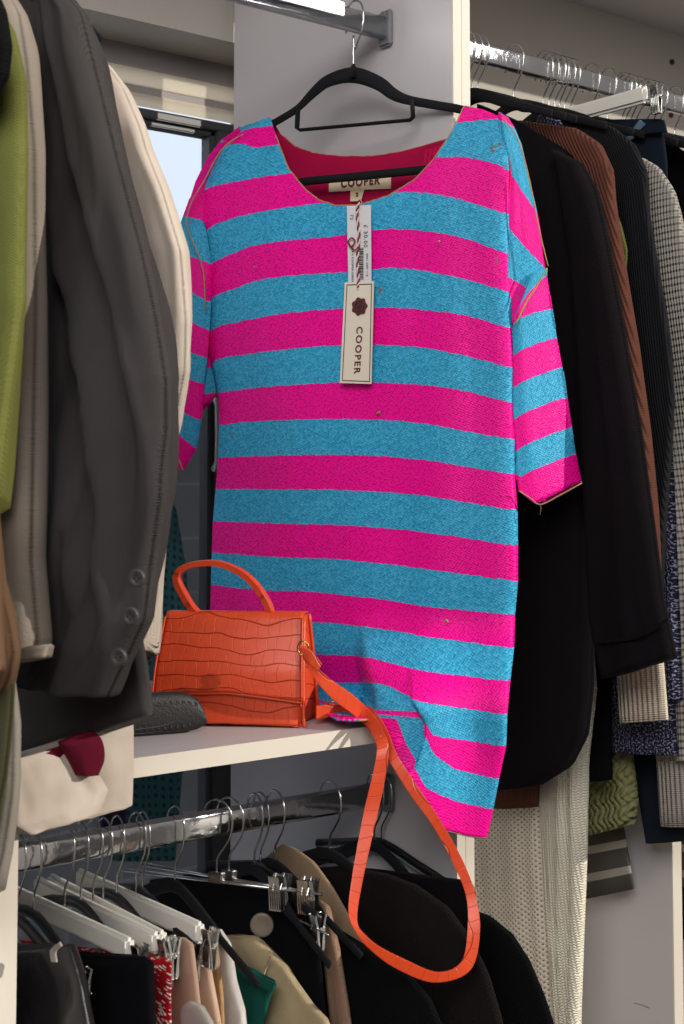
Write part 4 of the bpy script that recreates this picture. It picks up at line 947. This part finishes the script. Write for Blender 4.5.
lower('peach_trousers', M['peach'], 'peach cotton trousers beside the white jeans', 'trousers', .925, [(170, 935), (180, 1060)], [(198, 938), (207, 942), (214, 980), (222, 1022), (226, 1060)], T=.009, fold=.003, seed=108)
lower('tan_trousers', M['tan'], 'narrow tan trousers between peach and white jeans', 'trousers', .948, [(200, 930), (205, 1060)], [(216, 932), (220, 960), (224, 1000), (226, 1060)], T=.006, fold=.001, seed=109)
lower('white_jeans', M['whitej'], 'white jeans clipped on the lower rail', 'jeans', .98, [(190, 928), (200, 1060)], [(224, 930), (232, 945), (238, 980), (246, 1010), (250, 1060)], T=.012, fold=.005, seed=110)
g = lower('green_jeans', M['gdenim'], 'dark green denim waistband at the bottom', 'jeans', 1.03, [(225, 960), (240, 1060)], [(244, 965), (277, 981), (268, 1010), (258, 1060)], T=.010, fold=.002, seed=111)
ribbon('waistband', M['gdenim'], g, [at_X(242, 966, 1.012), at_X(260, 976, 1.012), at_X(276, 983, 1.014)], [at_X(243, 976, 1.010), at_X(258, 985, 1.010), at_X(272, 993, 1.012)], .003, 14)
g = lower('ecru_skirt', M['ecru'], 'ecru cotton skirt with stitched seams at the bottom', 'skirt', 1.065, [(228, 935), (230, 1060)], [(250, 936), (258, 936), (272, 950), (290, 968), (298, 982), (315, 1005), (330, 1020), (345, 1060)], T=.014, fold=.006, ff=3, seed=112)
ribbon('seam', M['ecru'], g, [at_X(270, 955, 1.045), at_X(262, 985, 1.045), at_X(262, 1060, 1.045)], [at_X(271, 956, 1.045), at_X(263, 985, 1.045), at_X(263, 1060, 1.045)], .002, 14)
g = lower('black_coat', M['blackwool'], 'black coat with a large round ecru button on the lower rail', 'coat', 1.105, [(150, 880), (180, 1060)], [(230, 868), (285, 876), (312, 890), (320, 930), (326, 980), (335, 1060)], T=.014, fold=.005, seed=114)
c = at_X(262, 925, 1.084); b = MB().disc(c, V((-.7, -.7, 0)), .0155, .005); b.build('button', M['ecrubtn'], g, True)
lower('taupe_trousers', M['taupe'], 'taupe trousers beside the black coat with round button', 'trousers', 1.13, [(314, 905), (325, 960), (335, 1060)], [(322, 900), (330, 906), (340, 950), (350, 1010), (356, 1060)], T=.008, fold=.002, seed=115)
lower('black_jacket', M['blackwool'], 'plain black jacket shoulder in front of the trench, behind the strap', 'jacket', 1.155, [(290, 925), (300, 1060)], [(335, 925), (352, 937), (385, 955), (412, 975), (434, 1000), (447, 1030), (450, 1060)], T=.016, fold=.005, seed=116)
lower('trench_coat', M['camelj'], 'beige trench lapel under the lower rail', 'coat', 1.19, [(262, 862), (270, 900), (280, 960)], [(285, 844), (297, 848), (316, 862), (335, 888), (352, 918), (375, 948), (390, 975)], T=.008, fold=.002, seed=117)
lower('dusty_jacket', M['dusk'], 'faded black jacket behind the orange strap loop', 'jacket', 1.225, [(300, 870), (310, 1060)], [(345, 866), (390, 874), (420, 885), (452, 908), (475, 940), (492, 975), (506, 1020), (512, 1060)], T=.018, fold=.010, ff=4, seed=118)
lower('charcoal_trousers', M['charcoal'], 'charcoal trousers clipped at the right end of the lower rail', 'trousers', 1.262, [(360, 868), (370, 960)], [(430, 876), (468, 880), (476, 905), (480, 960)], T=.012, fold=.006, ff=4, seed=119)
lower('black_blazer', M['blackwool'], 'black blazer shoulder in front of the long cream knit', 'blazer', 1.292, [(400, 905), (420, 1060)], [(470, 908), (492, 916), (515, 934), (532, 960), (547, 995), (557, 1024), (562, 1060)], T=.014, fold=.004, seed=120)
lower('brown_top', M['camelj'], 'small tan fold beside the strap at the divider edge', 'top', 1.275, [(455, 880), (460, 920)], [(472, 882), (478, 892), (477, 925)], T=.004, fold=.001, seed=121, rows=20)

# ------------------------------------------------------------------ light
sc = bpy.context.scene
w = bpy.data.worlds.new('sky'); sc.world = w; w.use_nodes = True
bg = w.node_tree.nodes['Background']; nt = w.node_tree
tcw = nt.nodes.new('ShaderNodeTexCoord'); sx = nt.nodes.new('ShaderNodeSeparateXYZ'); nt.links.new(tcw.outputs['Generated'], sx.inputs[0])
rp = nt.nodes.new('ShaderNodeMapRange'); rp.inputs[1].default_value = -.1; rp.inputs[2].default_value = .35; rp.inputs[3].default_value = .24; rp.inputs[4].default_value = 1.0
nt.links.new(sx.outputs[1], rp.inputs[0]); nt.links.new(rp.outputs[0], bg.inputs['Strength'])
rc_ = nt.nodes.new('ShaderNodeMapRange'); rc_.inputs[1].default_value = .0; rc_.inputs[2].default_value = .4; nt.links.new(sx.outputs[1], rc_.inputs[0])
mxw = nt.nodes.new('ShaderNodeMix'); mxw.data_type = 'RGBA'; nt.links.new(rc_.outputs[0], mxw.inputs[0]); mxw.inputs[6].default_value = (1, .95, .90, 1); mxw.inputs[7].default_value = (.80, .89, 1, 1)
nt.links.new(mxw.outputs[2], bg.inputs['Color'])
sun = bpy.data.lights.new('sun', 'SUN'); sun.energy = 3.2; sun.angle = math.radians(.6); sun.color = (1, .93, .82)
so_ = bpy.data.objects.new('sun', sun); C.objects.link(so_)
Ld = V((.50, -.78, .34)).normalized(); so_.rotation_euler = Ld.to_track_quat('Z', 'Y').to_euler(); so_.location = Ld*6
al = bpy.data.lights.new('fill_light', 'AREA'); al.shape = 'RECTANGLE'; al.size = 2; al.size_y = 1.6; al.energy = 97; al.color = (1, .97, .94)  # unseen area lamp added as soft fill on the dress and panels
ao = bpy.data.objects.new('fill_light', al); C.objects.link(ao); ao.location = (-1.3, -1.1, 3.1)
ao.rotation_euler = (V((-1.3, -1.1, 3.1)) - V((1.2, 1.5, 1.4))).to_track_quat('Z', 'Y').to_euler()
vs_ = sc.view_settings; vs_.view_transform = 'Standard'; vs_.look = 'None'; vs_.gamma = 1; vs_.use_curve_mapping = False; vs_.exposure = 0.0
